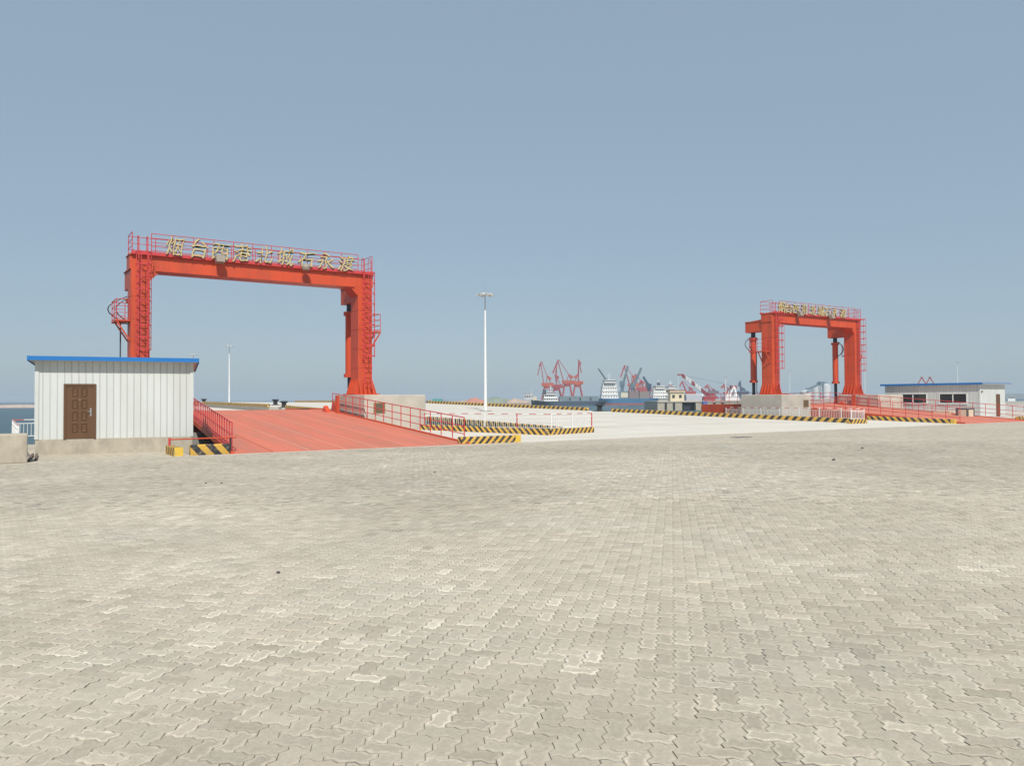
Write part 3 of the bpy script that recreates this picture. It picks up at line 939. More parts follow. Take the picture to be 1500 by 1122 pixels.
# concrete pedestals of the gantries
def pedestal(x0, x1, y0, y1, z1, label, plaque=None):
    t = thing('gantry_pedestal', label, 'pedestal', ((x0+x1)/2, (y0+y1)/2, deck_z(y0)))
    cx_, cy_ = (x0+x1)/2, (y0+y1)/2; zz = deck_z(y0)
    MB().box(x0-cx_, x1-cx_, y0-cy_, y1-cy_, -6-zz, z1-zz).build('block', m_conc2, t, bevel=0.04)
    if plaque:
        a_, b_ = plaque
        pl = MB().box(a_-cx_, b_-cx_, y0-cy_-0.025, y0-cy_-.002, z1-zz-1.05, z1-zz-0.45).build('plaque', M_('bronze', (0.22, 0.15, 0.06), 0.5, var=0.4, vscale=14), t)
        MB().box(a_-cx_+.06, b_-cx_-.06, y0-cy_-0.032, y0-cy_-.027, z1-zz-0.99, z1-zz-0.51).build('panel', M_('bronze_dark', (0.12, 0.09, 0.05), 0.5, var=0.5, vscale=20), pl)
    return t
pedestal(17.45, 21.3, 41.4, 45.7, 1.88, 'concrete block under the right leg of the near gantry', (18.0, 18.7))
pedestal(3.4, 7.15, 41.9, 45.7, 1.88, 'concrete block under the left leg of the near gantry, behind the hut')
pedestal(55.05, 58.9, 42.3, 46.6, 1.88, 'concrete block under the left leg of the far gantry, behind the white fence', (57.9, 58.6))
pedestal(69.05, 73.2, 42.3, 46.6, 1.88, 'concrete block under the right leg of the far gantry, beside the low hut')

# ------------------------------------------------------------------ white picket fences
def picket_fence(pts, ztop, label, red_every=0, base=None, sp=1.9, group=None):
    p0 = Vector(pts[0])
    t = thing('picket_fence', label, 'fence', (p0.x, p0.y, p0.z), group=group)
    pk = MB()
    m_top = M_('red_white_rail', (0.72, 0.70, 0.68), 0.5)
    k_ = 0
    for si, (a_, b_) in enumerate(zip(pts[:-1], pts[1:])):
        a_, b_ = Vector(a_) - p0, Vector(b_) - p0
        L = (b_ - a_).length; n_ = max(1, round(L / sp)); zt = ztop - p0.z
        for i in range(n_ + 1):
            if i == 0 and si > 0: continue
            p = a_.lerp(b_, i / n_)
            MB().box(p.x-.022, p.x+.022, p.y-.022, p.y+.022, p.z, zt).build('post', m_rail if (red_every and k_ % red_every == 0) else m_white, t)
            k_ += 1
        def rail_at(dz_, r_, nm, mt):
            MB().bar((a_.x, a_.y, zt-dz_), (b_.x, b_.y, zt-dz_), r_, r_).build(nm, mt, t)
        rail_at(0.16, 0.03, 'rail', m_white)
        rail_at(0.72, 0.03, 'rail', m_white)
        # top rail in red and white lengths
        n2 = max(2, int(L / 0.42))
        for i in range(n2):
            q0, q1 = a_.lerp(b_, i/n2), a_.lerp(b_, (i+1)/n2)
            MB().cyl((q0.x, q0.y, zt), (q1.x, q1.y, zt), 0.020, n=6).build('top_rail', m_rail if i % 2 == 0 else m_white, t)
        n3 = int(L / 0.14)
        for i in range(1, n3):
            q = a_.lerp(b_, i/n3)
            pk.box(q.x-.008, q.x+.008, q.y-.008, q.y+.008, zt-0.72, zt-0.16)
    o = pk.build('picket', m_white, t); o['kind'] = 'stuff'
    return t
picket_fence([(27.85, 34.05, 0.04), (24.45, 33.25, 0.02), (20.85, 40.7, 0.17)], 0.80, 'white picket fence with a red and white top rail, in front of the lamp mast', red_every=3)
picket_fence([(53.0, 46.5, -0.05), (53.0, 33.6, -0.25), (51.4, 33.58, 0.05)], 0.80, 'white picket fence running past the left block of the far gantry')
picket_fence([(0.75, 31.9, ZQ), (0.75, 41.2, ZQ), (5.0, 41.2, ZQ)], 0.78, 'white picket fence at the water behind the near hut')
picket_fence([(80.9, 43.5, -.35), (100, 43.5, -.35)], 0.72, 'white picket fence at the right picture edge, beyond the low hut')

# ------------------------------------------------------------------ huts
def hut_near():
    ang = R(-9.5)
    t = thing('equipment_hut', 'white clad hut with blue roof edge and brown door, at the left', 'hut', (1.3, 33.35, -0.35), ang)
    L, D, z0, z1 = 5.3, 3.4, 0.56, 3.44
    MB().box(0, L, 0, D, -0.3, z0).build('plinth', m_conc3, t, bevel=0.015)
    core = MB().box(0.05, L-0.05, 0.05, D-0.05, z0, z1).build('wall_core', m_clad, t)
    n_ = 23; pw = L / n_
    dx0, dx1 = 0.93, 1.93; dz1 = z0 + 2.0
    def panel(x0, x1, za, zb):
        g = 0.003
        b = MB()
        # pan with a proud rolled seam on its left side
        b.add([(x0+g, 0.048, za), (x0+g, -0.002, za), (x0+g+.016, -0.002, za), (x0+g+.026, 0.012, za), (x1-g-.008, 0.012, za), (x1-g, 0.020, za), (x1-g, 0.048, za),
               (x0+g, 0.048, zb), (x0+g, -0.002, zb), (x0+g+.016, -0.002, zb), (x0+g+.026, 0.012, zb), (x1-g-.008, 0.012, zb), (x1-g, 0.020, zb), (x1-g, 0.048, zb)],
              [(i, i+1, i+8, i+7) for i in range(6)] + [(0, 1, 2, 3, 4, 5, 6), (7, 8, 9, 10, 11, 12, 13)])
        b.build('cladding_panel', m_clad, t)
    for i in range(n_):
        x0, x1 = i*pw, (i+1)*pw
        if x1 > dx0+.01 and x0 < dx1-.01:
            panel(max(x0, 0), x1, dz1+.03, z1) if True else None
            if x0 < dx0 - 0.03: panel(x0, dx0-.02, z0, dz1+.03)
            if x1 > dx1 + 0.03: panel(dx1+.02, x1, z0, dz1+.03)
        else:
            panel(x0, x1, z0, z1)
    for i in range(14):   # side wall, right
        y0_, y1_ = i*D/14+.004, (i+1)*D/14-.004
        MB().box(L-.05, L-.012, y0_, y1_, z0, z1).box(L-.012, L+.008, y0_, y0_+.02, z0, z1).build('cladding_panel', m_clad, t)
        MB().box(.012, .05, y0_, y1_, z0, z1).build('cladding_panel', m_clad, t)
    MB().box(-0.02, 0.0, -0.02, 0.10, z0, z1).box(-0.02, 0.11, -0.024, -0.014, z0, z1).build('corner_trim', m_clad, t)
    MB().box(L, L+.02, -0.02, 0.10, z0, z1).box(L-.09, L+.02, -0.024, -0.014, z0, z1).build('corner_trim', m_clad, t)
    # roof: thin mono-pitch slab with a blue edge
    rf = MB().prism([(-0.19, -0.33), (L+0.19, -0.33), (L+0.19, D+0.25), (-0.19, D+0.25)], [z1+.005, z1+.005, z1-.23, z1-.23], [z1+.11, z1+.11, z1-.12, z1-.12]).build('roof', m_soffit, t)
    MB().box(-0.22, L+0.22, -0.36, -0.332, z1-.01, z1+.145).build('roof_edge', m_blue, rf)
    for xx in (-0.22, L+0.192):
        MB().prism([(xx, -0.332), (xx+.028, -0.332), (xx+.028, D+.25), (xx, D+.25)], [z1-.03, z1-.03, z1-.27, z1-.27], [z1+.155, z1+.155, z1-.09, z1-.09]).build('roof_edge', m_blue, rf)
    MB().prism([(-0.19, -0.33), (L+0.19, -0.33), (L+0.19, D+0.25), (-0.19, D+0.25)], [z1+.112, z1+.112, z1-.118, z1-.118], [z1+.14, z1+.14, z1-.09, z1-.09]).build('roof_sheet', m_blue, rf)
    # door
    d = MB().box(dx0, dx1, -0.015, 0.045, z0+.005, dz1).build('door', m_door, t)
    for (a_, b_, c_, e_) in ((dx0-.03, dx0+.05, z0+.005, dz1+.02), (dx1-.05, dx1+.03, z0+.005, dz1+.02)):
        MB().box(a_, b_, -0.04, 0.04, c_, e_).build('door_frame', m_door, d)
    MB().box(dx0+.05, dx1-.05, -0.04, 0.04, dz1-.05, dz1+.02).build('door_frame', m_door, d)
    for r_ in range(4):
        zc = z0 + 0.24 + r_*0.44
        for xa in (dx0+.24, dx0+.54):
            b = MB()
            x0, x1, za, zb = xa, xa+.20, zc, zc+.34
            def ringpts(i_, y_): return [(x0+i_, y_, za+i_), (x1-i_, y_, za+i_), (x1-i_, y_, zb-i_), (x0+i_, y_, zb-i_)]
            b.add(ringpts(0, -.0155) + ringpts(.018, -.040) + ringpts(.026, -.040) + ringpts(.05, -.0165),
                  [(4*q+k_, 4*q+(k_+1) % 4, 4*q+4+(k_+1) % 4, 4*q+4+k_) for q in range(3) for k_ in range(4)] + [(12, 13, 14, 15)])
            b.build('door_panel', m_door, d)
    MB().box(dx1-.17, dx1-.12, -0.035, -0.012, z0+.83, z0+1.13).bar((dx1-.145, -0.06, z0+1.0), (dx1-.25, -0.06, z0+1.0), .022).cyl((dx1-.145, -0.06, z0+1.0), (dx1-.145, -0.03, z0+1.0), .012).build('handle', m_steel, d)
    MB().cyl((dx0+.5, -0.03, z0+1.44), (dx0+.5, -0.012, z0+1.44), .02, n=10).build('peephole', m_steel, d)
    return t
hut_near()

def hut_far():
    x0, x1, y0, y1 = 74.6, 79.2, 35.9, 45.0
    t = thing('equipment_hut', 'low white hut with blue roof and two sliding windows, at the right', 'hut', (x0, y0, -0.3))
    W, D = x1-x0, y1-y0
    zb, zt = 0.12, 3.05
    MB().box(0.02, W-.02, 0.02, D-.02, -0.4, zb).build('plinth', m_conc2, t)
    MB().box(0.05, W-.05, 0.05, D-.05, zb, zt).build('wall_core', m_clad, t)
    wins = ((1.15, 3.7), (4.86, 7.6))      # along the long wall, measured from the near corner
    wz0, wz1 = 1.36, 2.2
    pw = 0.305; n_ = int(round(D/pw)); pw = D/n_
    def pan(xa, xb, ya, yb, za, zb_):
        b = MB().box(xa, xb, ya, yb, za, zb_)
        b.build('cladding_panel', m_clad, t)
    for i in range(n_):
        a_, b_ = i*pw+.008, (i+1)*pw-.008
        hit = [w_ for w_ in wins if b_ > w_[0]+.01 and a_ < w_[1]-.01]
        spans = [(a_, b_)]
        if hit:
            w_ = hit[0]
            pan(0.0, 0.05, a_, b_, zb, wz0-.02); pan(0.0, 0.05, a_, b_, wz1+.02, zt)
            if a_ < w_[0]-.03: pan(0.0, 0.05, a_, w_[0]-.02, wz0-.018, wz1+.018)
            if b_ > w_[1]+.03: pan(0.0, 0.05, w_[1]+.02, b_, wz0-.018, wz1+.018)
        else:
            pan(0.0, 0.05, a_, b_, zb, zt)
        pan(W-.05, W, a_, b_, zb, zt)
    dx0, dx1 = 2.9, 3.65
    n2 = 15; qw = W/n2
    for i in range(n2):
        a_, b_ = i*qw+.008, (i+1)*qw-.008
        if b_ > dx0 and a_ < dx1:
            pan(a_, b_, 0.0, 0.05, zb+2.05, zt)
            if a_ < dx0-.02: pan(a_, dx0-.01, 0, .05, zb, zb+2.046)
            if b_ > dx1+.02: pan(dx1+.01, b_, 0, .05, zb, zb+2.046)
        else:
            pan(a_, b_, 0.0, 0.05, zb, zt)
    MB().box(-.02, .10, -.02, .0, zb, zt).box(-.02, .0, 0, .12, zb, zt).build('corner_trim', m_clad, t)
    rf = MB().box(-0.20, W+0.55, -0.32, D+0.35, zt+.003, zt+.10).build('roof', m_soffit, t)
    MB().box(-0.225, -0.202, -0.32, D+.36, zt-.02, zt+.17).build('roof_edge', m_blue, rf)
    MB().box(-0.22, W+0.57, -0.345, -0.322, zt-.02, zt+.12).build('roof_edge', M_('grey_blue_trim', (0.22, 0.27, 0.34), 0.5), rf)
    MB().box(-0.20, W+0.55, -0.32, D+.35, zt+.102, zt+.16).build('roof_sheet', m_blue, rf)
    for (a_, b_) in wins:
        wn_ = MB()
        for bx in ((a_-.02, a_+.06, wz0, wz1), (b_-.06, b_+.02, wz0, wz1), ((a_+b_)/2-.04, (a_+b_)/2+.04, wz0+.06, wz1-.06)):
            wn_.box(-0.03, 0.03, bx[0], bx[1], bx[2], bx[3])
        wn_.box(-0.03, 0.03, a_-.02, b_+.02, wz0-.06, wz0).box(-0.03, 0.03, a_-.02, b_+.02, wz1, wz1+.05)
        o = wn_.build('window', m_white, t)
        for (c_, d_) in ((a_+.06, (a_+b_)/2-.04), ((a_+b_)/2+.04, b_-.06)):
            MB().box(0.0, 0.012, c_, d_, wz0, wz1).build('pane', m_glass, o)
        MB().box(-0.07, 0.0, a_-.06, b_+.06, wz0-.10, wz0-.062).build('sill', m_white, o)
    MB().box(dx0, dx1, -0.012, 0.04, zb, zb+2.04).build('door', m_door, t)
    MB().box(0.16, 0.28, -0.12, -.01, 2.35, 2.45).build('camera_lamp', m_black, t)
    return t
hut_far()

def ac_unit(loc, w, d, h, label, dark):
    t = thing('air_conditioner', label, 'box', loc)
    body = MB().box(0, w, 0, d, 0.08, h).build('casing', M_('dark_casing', (0.10, 0.09, 0.10), 0.6, var=0.2) if dark else m_cream, t, bevel=0.02)
    MB().box(0.05, w-.05, 0.05, 0.12, 0, 0.078).box(0.05, w-.05, d-.12, d-.05, 0, .078).build('foot', m_black, t)
    MB().box(-0.012, -0.002, d*0.12, d*0.75, 0.22, h-0.14).build('front_panel', m_cream, body)
    MB().box(w*0.12, w*0.78, -0.012, -.002, 0.22, h-0.14).build('front_panel', m_cream, body)
    return t
ac_unit((u_at(1417, 33.6), 33.6, -0.3), 1.15, 1.0, 0.98, 'dark steel cabinet with a cream front, before the low hut', True)
ac_unit((u_at(1391, 35.6), 35.6, -0.3), 0.9, 1.4, 0.72, 'cream cabinet on the ground beside the low hut windows', False)
o = MB().prism([(74.0, 45.6), (75.0, 45.6), (75.1, 46.4), (73.8, 46.4)], -0.3, [0.95, 0.95, 1.1, 1.1]).build('waste_bin', M_('dark_bin', (0.07, 0.08, 0.09), 0.6, var=0.2), None)
tag(o, 'dark bin standing at the far end of the low hut', 'bin')

# concrete parapet and bits at the left edge
o = MB().box(-9, 0.95, QL-0.02, QL+0.9, -0.36, 0.56).build('concrete_parapet', m_conc3, None, bevel=0.03)
tag(o, 'stained concrete wall block at the left picture edge', 'wall block')
t = thing('timber_stack', 'loose dark planks lying between the concrete wall block and the hut', 'planks', (1.25, 31.2, ZQ))
for i, (xa, ya, xb, yb) in enumerate(((-.25, -1.2, -.02, 1.9), (-.05, -1.0, .10, 1.75))):
    MB().bar((xa, ya, 0.035), (xb, yb, 0.06), 0.07, 0.05).build('plank', M_('weathered_plank', (0.13, 0.10, 0.08), 0.85, var=0.3, vscale=8), t)
# red barrier pipe across the pit
t = thing('barrier_pipe', 'red pipe barrier over the striped kerb beside the near hut', 'barrier', (5.45, QL+1.6, ZQ))
MB().cyl((0, 0, 0.52), (2.0, -1.55, 0.60), 0.026, n=10).build('bar', m_red, t)
MB().cyl((0, 0, 0), (0, 0, 0.58), 0.04, n=10).build('post', m_rail, t)
MB().cyl((1.85, -1.42, 0), (1.85, -1.42, 0.60), 0.05, n=10).build('post', m_black, t)
# stray stones on the pavers
stone_m = M_('dark_stone', (0.09, 0.085, 0.08), 0.9, var=0.3, vscale=20)
for i, (px, py, sz, lab) in enumerate(((408, 831, 0.04, 'lone dark pebble on the left foreground pavers'), (1220, 672, 0.10, 'dark stone on the yard below the far gantry, nearer of two'),
        (302, 700, 0.05, 'left pebble of a close pair on the pavers below the near hut'), (325, 700, 0.05, 'right pebble of a close pair on the pavers below the near hut'),
        (636, 686, 0.06, 'dark pebble on the pavers just below the near ramp foot'), (1262, 655, 0.10, 'dark stone on the yard below the far gantry, farther of two'))):
    d = 1.6 * FPX / (py - (588-.0045*px)); d *= 1 + 0.0119*d*0.5/1.6
    p = at(px, d); p.z = -YS*p.y
    bm = bmesh.new(); bmesh.ops.create_icosphere(bm, subdivisions=2, radius=sz/2)
    for v in bm.verts:
        v.co *= 1 + random.uniform(-.25, .25); v.co.z *= 0.6; v.co.z += sz*0.2
    me = bpy.data.meshes.new('stone'); bm.to_mesh(me); bm.free(); me.materials.append(stone_m)
    o = link('stone', me, None, p)
    tag(o, lab, 'stone', 'stray stones on the yard')
# drain cover
o = MB().box(-0.5, 0.5, -0.25, 0.25, -0.02, 0.006).build('drain_cover', M_('drain_iron', (0.12, 0.11, 0.10), 0.7, var=0.3), None, (*at(1085, 38.5).xy, yard_z(at(1085, 38.5).y)))
tag(o, 'dark iron drain cover in the yard near the pale pier apron', 'drain')

# ------------------------------------------------------------------ bollards
bprof = [(0.42, 0.0), (0.42, 0.05), (0.27, 0.09), (0.24, 0.42), (0.30, 0.52), (0.42, 0.57), (0.43, 0.66), (0.36, 0.71), (0.10, 0.73)]
bmesh_ = MB().lathe(bprof, n=18).mesh('bollard', m_black)
pmesh_ = MB().box(-.62, .62, -.5, .5, 0, 0.045).mesh('base_plate', m_black)
for x, y, lab in ((PR-0.5, 62.6, 'black mooring bollard on the right pier edge, left of the far gantry'),
                  (PR-0.5, 102.8, 'black mooring bollard on the far pier edge beside the near gantry block'),
                  (PL+0.4, 86.5, 'big black mooring bollard seen over the near ramp, left of the gantry leg'),
                  (PL+2.6, 97.0, 'smaller-looking black bollard just right of the big one beyond the near ramp'),
                  (PL+0.4, 126.0, 'black mooring bollard beyond the ramp, next to the near hut')):
    t = thing('mooring_bollard', lab, 'bollard', (x, y, deck_z(y)), group='bollards along the pier')
    o = link('post', bmesh_, t, smooth=True); link('base_plate', pmesh_, t)

# ------------------------------------------------------------------ lamp masts
def mast(x, y, z, h, label, head=True, thin=1.0, parts=True):
    t = thing('lamp_mast', label, 'lamp mast', (x, y, z), group='lamp masts')
    MB().cyl((0, 0, 0), (0, 0, h*0.86), 0.15*thin, 0.085*thin, n=12).build('pole', m_white, t, smooth=True)
    MB().cyl((0, 0, h*0.86), (0, 0, h), 0.075*thin, 0.05*thin, n=10).build('upper_pole', m_steel if thin == 1 else m_white, t, smooth=True)
    if parts:
        MB().cyl((0, 0, h), (0, 0, h+0.9), 0.025, n=6).build('lightning_rod', m_steel, t)
        MB().cyl((0, 0, 0), (0, 0, 0.06), 0.62*thin, n=14).build('base_plate', m_steel, t)
    if head:
        MB().lathe([(0.62, -.05), (0.70, 0.0), (0.62, 0.06)], (0, 0, h-.03), 12).build('ring_frame', m_white, t)
        for q in range(6):
            an = 2*math.pi*q/6 + .3
            p = Vector((math.cos(an), math.sin(an), 0)); s = Vector((-math.sin(an), math.cos(an), 0))
            c0 = p*0.55 + Vector((0, 0, h-.02)); c1 = p*0.92 + Vector((0, 0, h-.12))
            MB().bar(c0, c1, 0.34, 0.14).build('lamp_head', M_('lamp_grey', (0.45, 0.45, 0.43), 0.5), t)
    return t
mast(41.4, 67.4, deck_z(67.4), 11.8, 'tall white lamp mast standing on the pier between the gantries')
mast(41.4, 170.0, 1.15, 11.9, 'white lamp mast far out on the pier, seen inside the near gantry')
mast(41.4, 205.6, 1.15, 11.9, 'thin lamp mast farthest out, just above the near hut corner')

# ------------------------------------------------------------------ background: far pier, ships, cranes, land
H_ = lambda px, py, d: (at(px, d), zat(py, px, d))
def pt(px, py, d):
    p = at(px, d); p.z = zat(py, px, d); return p

def oriented_slab(px0, px1, d0, d1, z0, z1, name, mat):
    b = MB().prism([at(px0, d0)[:2], at(px1, d0)[:2], at(px1, d1)[:2], at(px0, d1)[:2]], z0, z1)
    return b.build(name, mat)
m_landc = M_('far_quay_concrete', (0.40, 0.38, 0.34), 0.9, var=0.15, vscale=0.06)
m_soil = M_('soil', (0.34, 0.27, 0.21), 0.95, var=0.2, vscale=0.15)
struct(oriented_slab(600, 776, 420, 545, -5, -0.4, 'reclaimed_land', m_soil))
struct(oriented_slab(770, 1120, 612, 760, -5, 0.9, 'far_quay', m_landc))
struct(oriented_slab(1105, 1420, 470, 760, -5, 0.9, 'far_quay', m_landc))
# breakwater at the left
b = MB()
pA, pB = at(-500, 520), at(640, 640)
dv = (pB - pA); nn_ = 90; vs_, fs_ = [], []
nv = Vector((-dv.y, dv.x, 0)).normalized()
for i in range(nn_+1):
    p = pA + dv*(i/nn_)
    hgt = -0.95 + random.uniform(-.25, .25)
    for off, z in ((-9, -5), (-5, -2.4+random.uniform(-.3, .3)), (-1.5, hgt), (3, hgt+random.uniform(-.1, .1)), (9, -5)):
        q = p + nv*off; vs_.append((q.x, q.y, z))
for i in range(nn_):
    for j in range(4): fs_.append((i*5+j, i*5+j+1, (i+1)*5+j+1, (i+1)*5+j))
b.add(vs_, fs_)
o = b.build('breakwater', M_('breakwater_rock', (0.42, 0.33, 0.28), 0.95, var=0.3, vscale=0.25))
tag(o, 'long low rock breakwater across the water at the left', 'breakwater')
# low far coast at the right
def hills(name, px0, px1, d, zs, color, label):
    n_ = 60; vs_, fs_ = [], []
    for i in range(n_+1):
        px = px0 + (px1-px0)*i/n_
        z = zs*(0.45 + 0.55*abs(math.sin(i*0.23+1) * math.sin(i*.071+.6))) * min(1, i/10, (n_-i)/6 + .05)
        for k_, (dd, zz) in enumerate(((0, -4), (120, z*0.7), (260, z), (520, -4))):
            q = at(px, d+dd); vs_.append((q.x, q.y, zz))
    for i in range(n_):
        for j in range(3): fs_.append((i*4+j, i*4+j+1, (i+1)*4+j+1, (i+1)*4+j))
    o = MB().add(vs_, fs_).build(name, M_(name+'_m', color, 0.95, var=0.25, vscale=0.02), smooth=True)
    return struct(o, label)
hills('hills', 1420, 2000, 2300, 26, (0.12, 0.15, 0.12), 'low hazy hills across the water at the right')
o = oriented_slab(1462, 1800, 250, 256, -5, 0.2, 'breakwater', m_landc)
tag(o, 'straight grey concrete breakwater at the right picture edge', 'breakwater')
o = oriented_slab(1476, 1487, 700, 720, -3, 1.5, 'warehouse', m_white)
tag(o, 'small pale warehouse on the shore at the right edge', 'warehouse')
MB().prism([at(1475, 699)[:2], at(1488, 699)[:2], at(1488, 721)[:2], at(1475, 721)[:2]], 1.51, 2.0).build('roof', m_landc, o)

# mounds of soil under coloured netting
def mound(px0, px1, pytop, d, dep_, color, label, peak=0.5):
    n_, m2 = 36, 12; vs_, fs_ = [], []
    ztop = zat(pytop, (px0+px1)/2, d)
    for i in range(n_+1):
        t_ = i/n_
        env = min(1.0, t_/max(peak, .02)*1.0, (1-t_)/max(1-peak, .02)*1.0) ** 0.6 if 0 < t_ < 1 else 0
        env *= 0.93 + 0.07*math.sin(t_*23+px0)
        for j in range(m2+1):
            s = j/m2; q = at(px0+(px1-px0)*t_, d + dep_*s)
            z = -0.5 + (ztop+0.5)*env*math.sin(math.pi*s)**0.7 + random.uniform(-.15, .15)*env
            vs_.append((q.x, q.y, z))
    for i in range(n_):
        for j in range(m2):
            fs_.append((i*(m2+1)+j, i*(m2+1)+j+1, (i+1)*(m2+1)+j+1, (i+1)*(m2+1)+j))
    o = MB().add(vs_, fs_).build('soil_mound', M_('mound_%d' % px0, color, 0.95, var=0.22, vscale=0.25), smooth=True)
    return tag(o, label, 'mound', 'soil mounds across the water')
mound(640, 776, 583.5, 445, 45, (0.36, 0.30, 0.25), 'long bare brown soil mound behind the lamp mast', 0.55)
mound(680, 712, 581.0, 432, 14, (0.44, 0.20, 0.15), 'soil mound under a red cover left of the lamp mast', 0.45)
mound(702, 762, 580.2, 436, 18, (0.21, 0.245, 0.20), 'soil mound under green netting right of the lamp mast', 0.35)
mound(742, 777, 582.6, 430, 14, (0.42, 0.33, 0.27), 'pale bare soil heap just left of the dark ship bow', 0.3)
t = thing('shipping_container', 'teal container beside the far bollard near the gantry block', 'container', (*at(641, 440).xy, -0.4), -YAW)
MB().box(-2.6, 2.6, -1.2, 1.2, 0, 2.4).build('body', M_('teal', (0.05, 0.28, 0.26), 0.6), t)
MB().box(-2.65, -2.55, -1.25, 1.25, 0, 2.45).box(2.55, 2.65, -1.25, 1.25, 0, 2.45).build('corner_frame', M_('teal2', (0.04, 0.2, 0.2), 0.6), t)
t = thing('port_building', 'small grey port building behind the dark ship bow', 'building', (*at(774, 640).xy, -.4), -YAW)
MB().box(-4, 4, -3, 3, 0, 6.5).build('wall', M_('grey_wall', (0.42, 0.45, 0.48), 0.7), t)
MB().box(-4.3, 4.3, -3.3, 3.3, 6.51, 6.9).build('roof', m_landc, t)
for k_ in range(4): MB().box(-3.2+k_*1.8, -2.2+k_*1.8, -3.05, -2.99, 3.4, 4.8).build('window', m_glass, t)

# concrete pier across the basin, with the little cream house
DP = 300.0
t = thing('far_pier', 'grey concrete pier across the basin under the small cream house', 'pier', (*at(1000, DP).xy, SEA_Z), -YAW)
k1 = DP / FPX
X_ = lambda px: (px - 1000) * k1
zt_ = 0.42 - SEA_Z
MB().box(X_(963), X_(999), 0, 30, -3, zt_-.25).build('pier_block', m_conc3, t)
MB().box(X_(1019), X_(1140), 0, 30, -3, zt_-.25).build('pier_block', m_conc3, t)
MB().box(X_(999), X_(1019), 3.5, 30, -3, zt_-.25).build('recess', m_black, t)  # concrete recess coloured black, shade of the opening put into the colour
MB().box(X_(962.5), X_(1140), -0.3, 30, zt_-.248, zt_+.15).build('cap_beam', m_conc2, t)
MB().box(X_(1002), X_(1012), 1.0, 3.4, 0.2, zt_-1.2).build('fender', m_rubber, t)
for px in (975, 987, 1034, 1046, 1058):
    MB().box(X_(px)-.35, X_(px)+.35, -0.5, -.02, 0.4, zt_-.5).build('fender', m_rubber, t)
MB().box(X_(1028), X_(1034), -1.9, -.52, 0.9, zt_+.1).build('blue_fender_frame', M_('fender_blue', (0.03, 0.15, 0.42), 0.5), t)
t = thing('pier_house', 'small cream house with a red-brown parapet on the far pier', 'house', (*at(992, DP+4).xy, 0.58), -YAW)
k2 = (DP+4)/FPX
hb = MB()
m_crw = M_('cream_wall', (0.62, 0.54, 0.38), 0.8, var=0.08)
MB().box(-10*k2, 10*k2, 0, 5, 0, 3.4).build('wall', m_crw, t)
rf = MB().box(-11.5*k2, 11.5*k2, -0.5, 5.5, 3.41, 3.9).build('roof', m_crw, t)
MB().box(-11.7*k2, 11.7*k2, -0.55, 5.55, 3.91, 4.25).build('parapet', M_('brick_red', (0.30, 0.11, 0.07), 0.8), rf)
for px in (-5.5, 4.5):
    w_ = MB().box(px*k2-.5, px*k2+.5, -0.04, 0.02, 1.2, 2.4).build('window', m_glass, t)
    MB().box(px*k2-.6, px*k2+.6, -0.10, -.05, 1.05, 1.18).build('sill', m_crw, w_)
for i, (px, py, d, lab) in enumerate(((1063, 551, 330, 'thin white lamp mast on the far pier left of the far gantry'),
                             (1157, 542, 380, 'white lamp mast inside the opening of the far gantry'),
                             (1267, 541, 360, 'white lamp mast just right of the far gantry leg'),
                             (1403, 530, 300, 'white lamp mast behind the roof of the low hut'),
                             (778.5, 566, 600, 'short lamp mast left of the first harbour crane'))):
    p = at(px, d); zt = zat(py, px, d)
    mast(p.x, p.y, 0.4, zt-0.4, lab, thin=1.1, parts=False)

# ---- ships
def ship_hull(t, L, B, Dk, mat, boot, bow=1, sheer=1.5, waterline=None):
    """hull along local X; bow at +X when bow=1"""
    ns = 22; stn = []
    for i in range(ns+1):
        x = i/ns
        full = min(1, (1-x)/0.20)**0.55 if x > 0.80 else (min(1, 0.72 + x/0.1*0.28) if x < 0.1 else 1)
        wl = min(1, max(0, (0.965-x))/0.24)**0.7 if x > 0.725 else (min(1, .45 + x/.14*.55) if x < .14 else 1)
        z = Dk + sheer*max(0, (x-0.78)/0.22)**1.5 + 0.35*sheer*max(0, (0.12-x)/0.12)
        stn.append((x, full, wl, z))
    def ring(x, full, wl, z):
        X = (x-0.5)*L*bow
        rake = 0.0
        b0 = B/2*wl; b1 = B/2*full
        return [(X, -b1, z), (X, -(b0*.35+b1*.65), z*0.55), (X, -b0, 1.2), (X, -b0, -2), (X, b0, -2), (X, b0, 1.2), (X, (b0*.35+b1*.65), z*0.55), (X, b1, z)]
    vs_, fs_ = [], []
    for s in stn: vs_ += ring(*s)
    # rake the stem
    for j in range(8):
        pass
    q = 8
    for i in range(ns):
        for j in range(q):
            fs_.append((i*q+j, i*q+(j+1) % q, (i+1)*q+(j+1) % q, (i+1)*q+j))
    fs_ += [tuple(range(q)), tuple(range(ns*q, ns*q+q))]
    h = MB().add(vs_, fs_).build('hull', mat, t, smooth=True)
    if boot:
        b = MB(); vs2, fs2 = [], []
        for (x, full, wl, z) in stn:
            X = (x-.5)*L*bow; b0 = B/2*wl+.06
            for y, zz in ((-b0, 1.15), (-b0, -1.5), (b0, -1.5), (b0, 1.15)): vs2.append((X, y, zz))
        for i in range(ns):
            for j in (0, 2): fs2.append((i*4+j, i*4+j+1, (i+1)*4+j+1, (i+1)*4+j))
        b.add(vs2, fs2).build('boot_topping', boot, h)
    return h

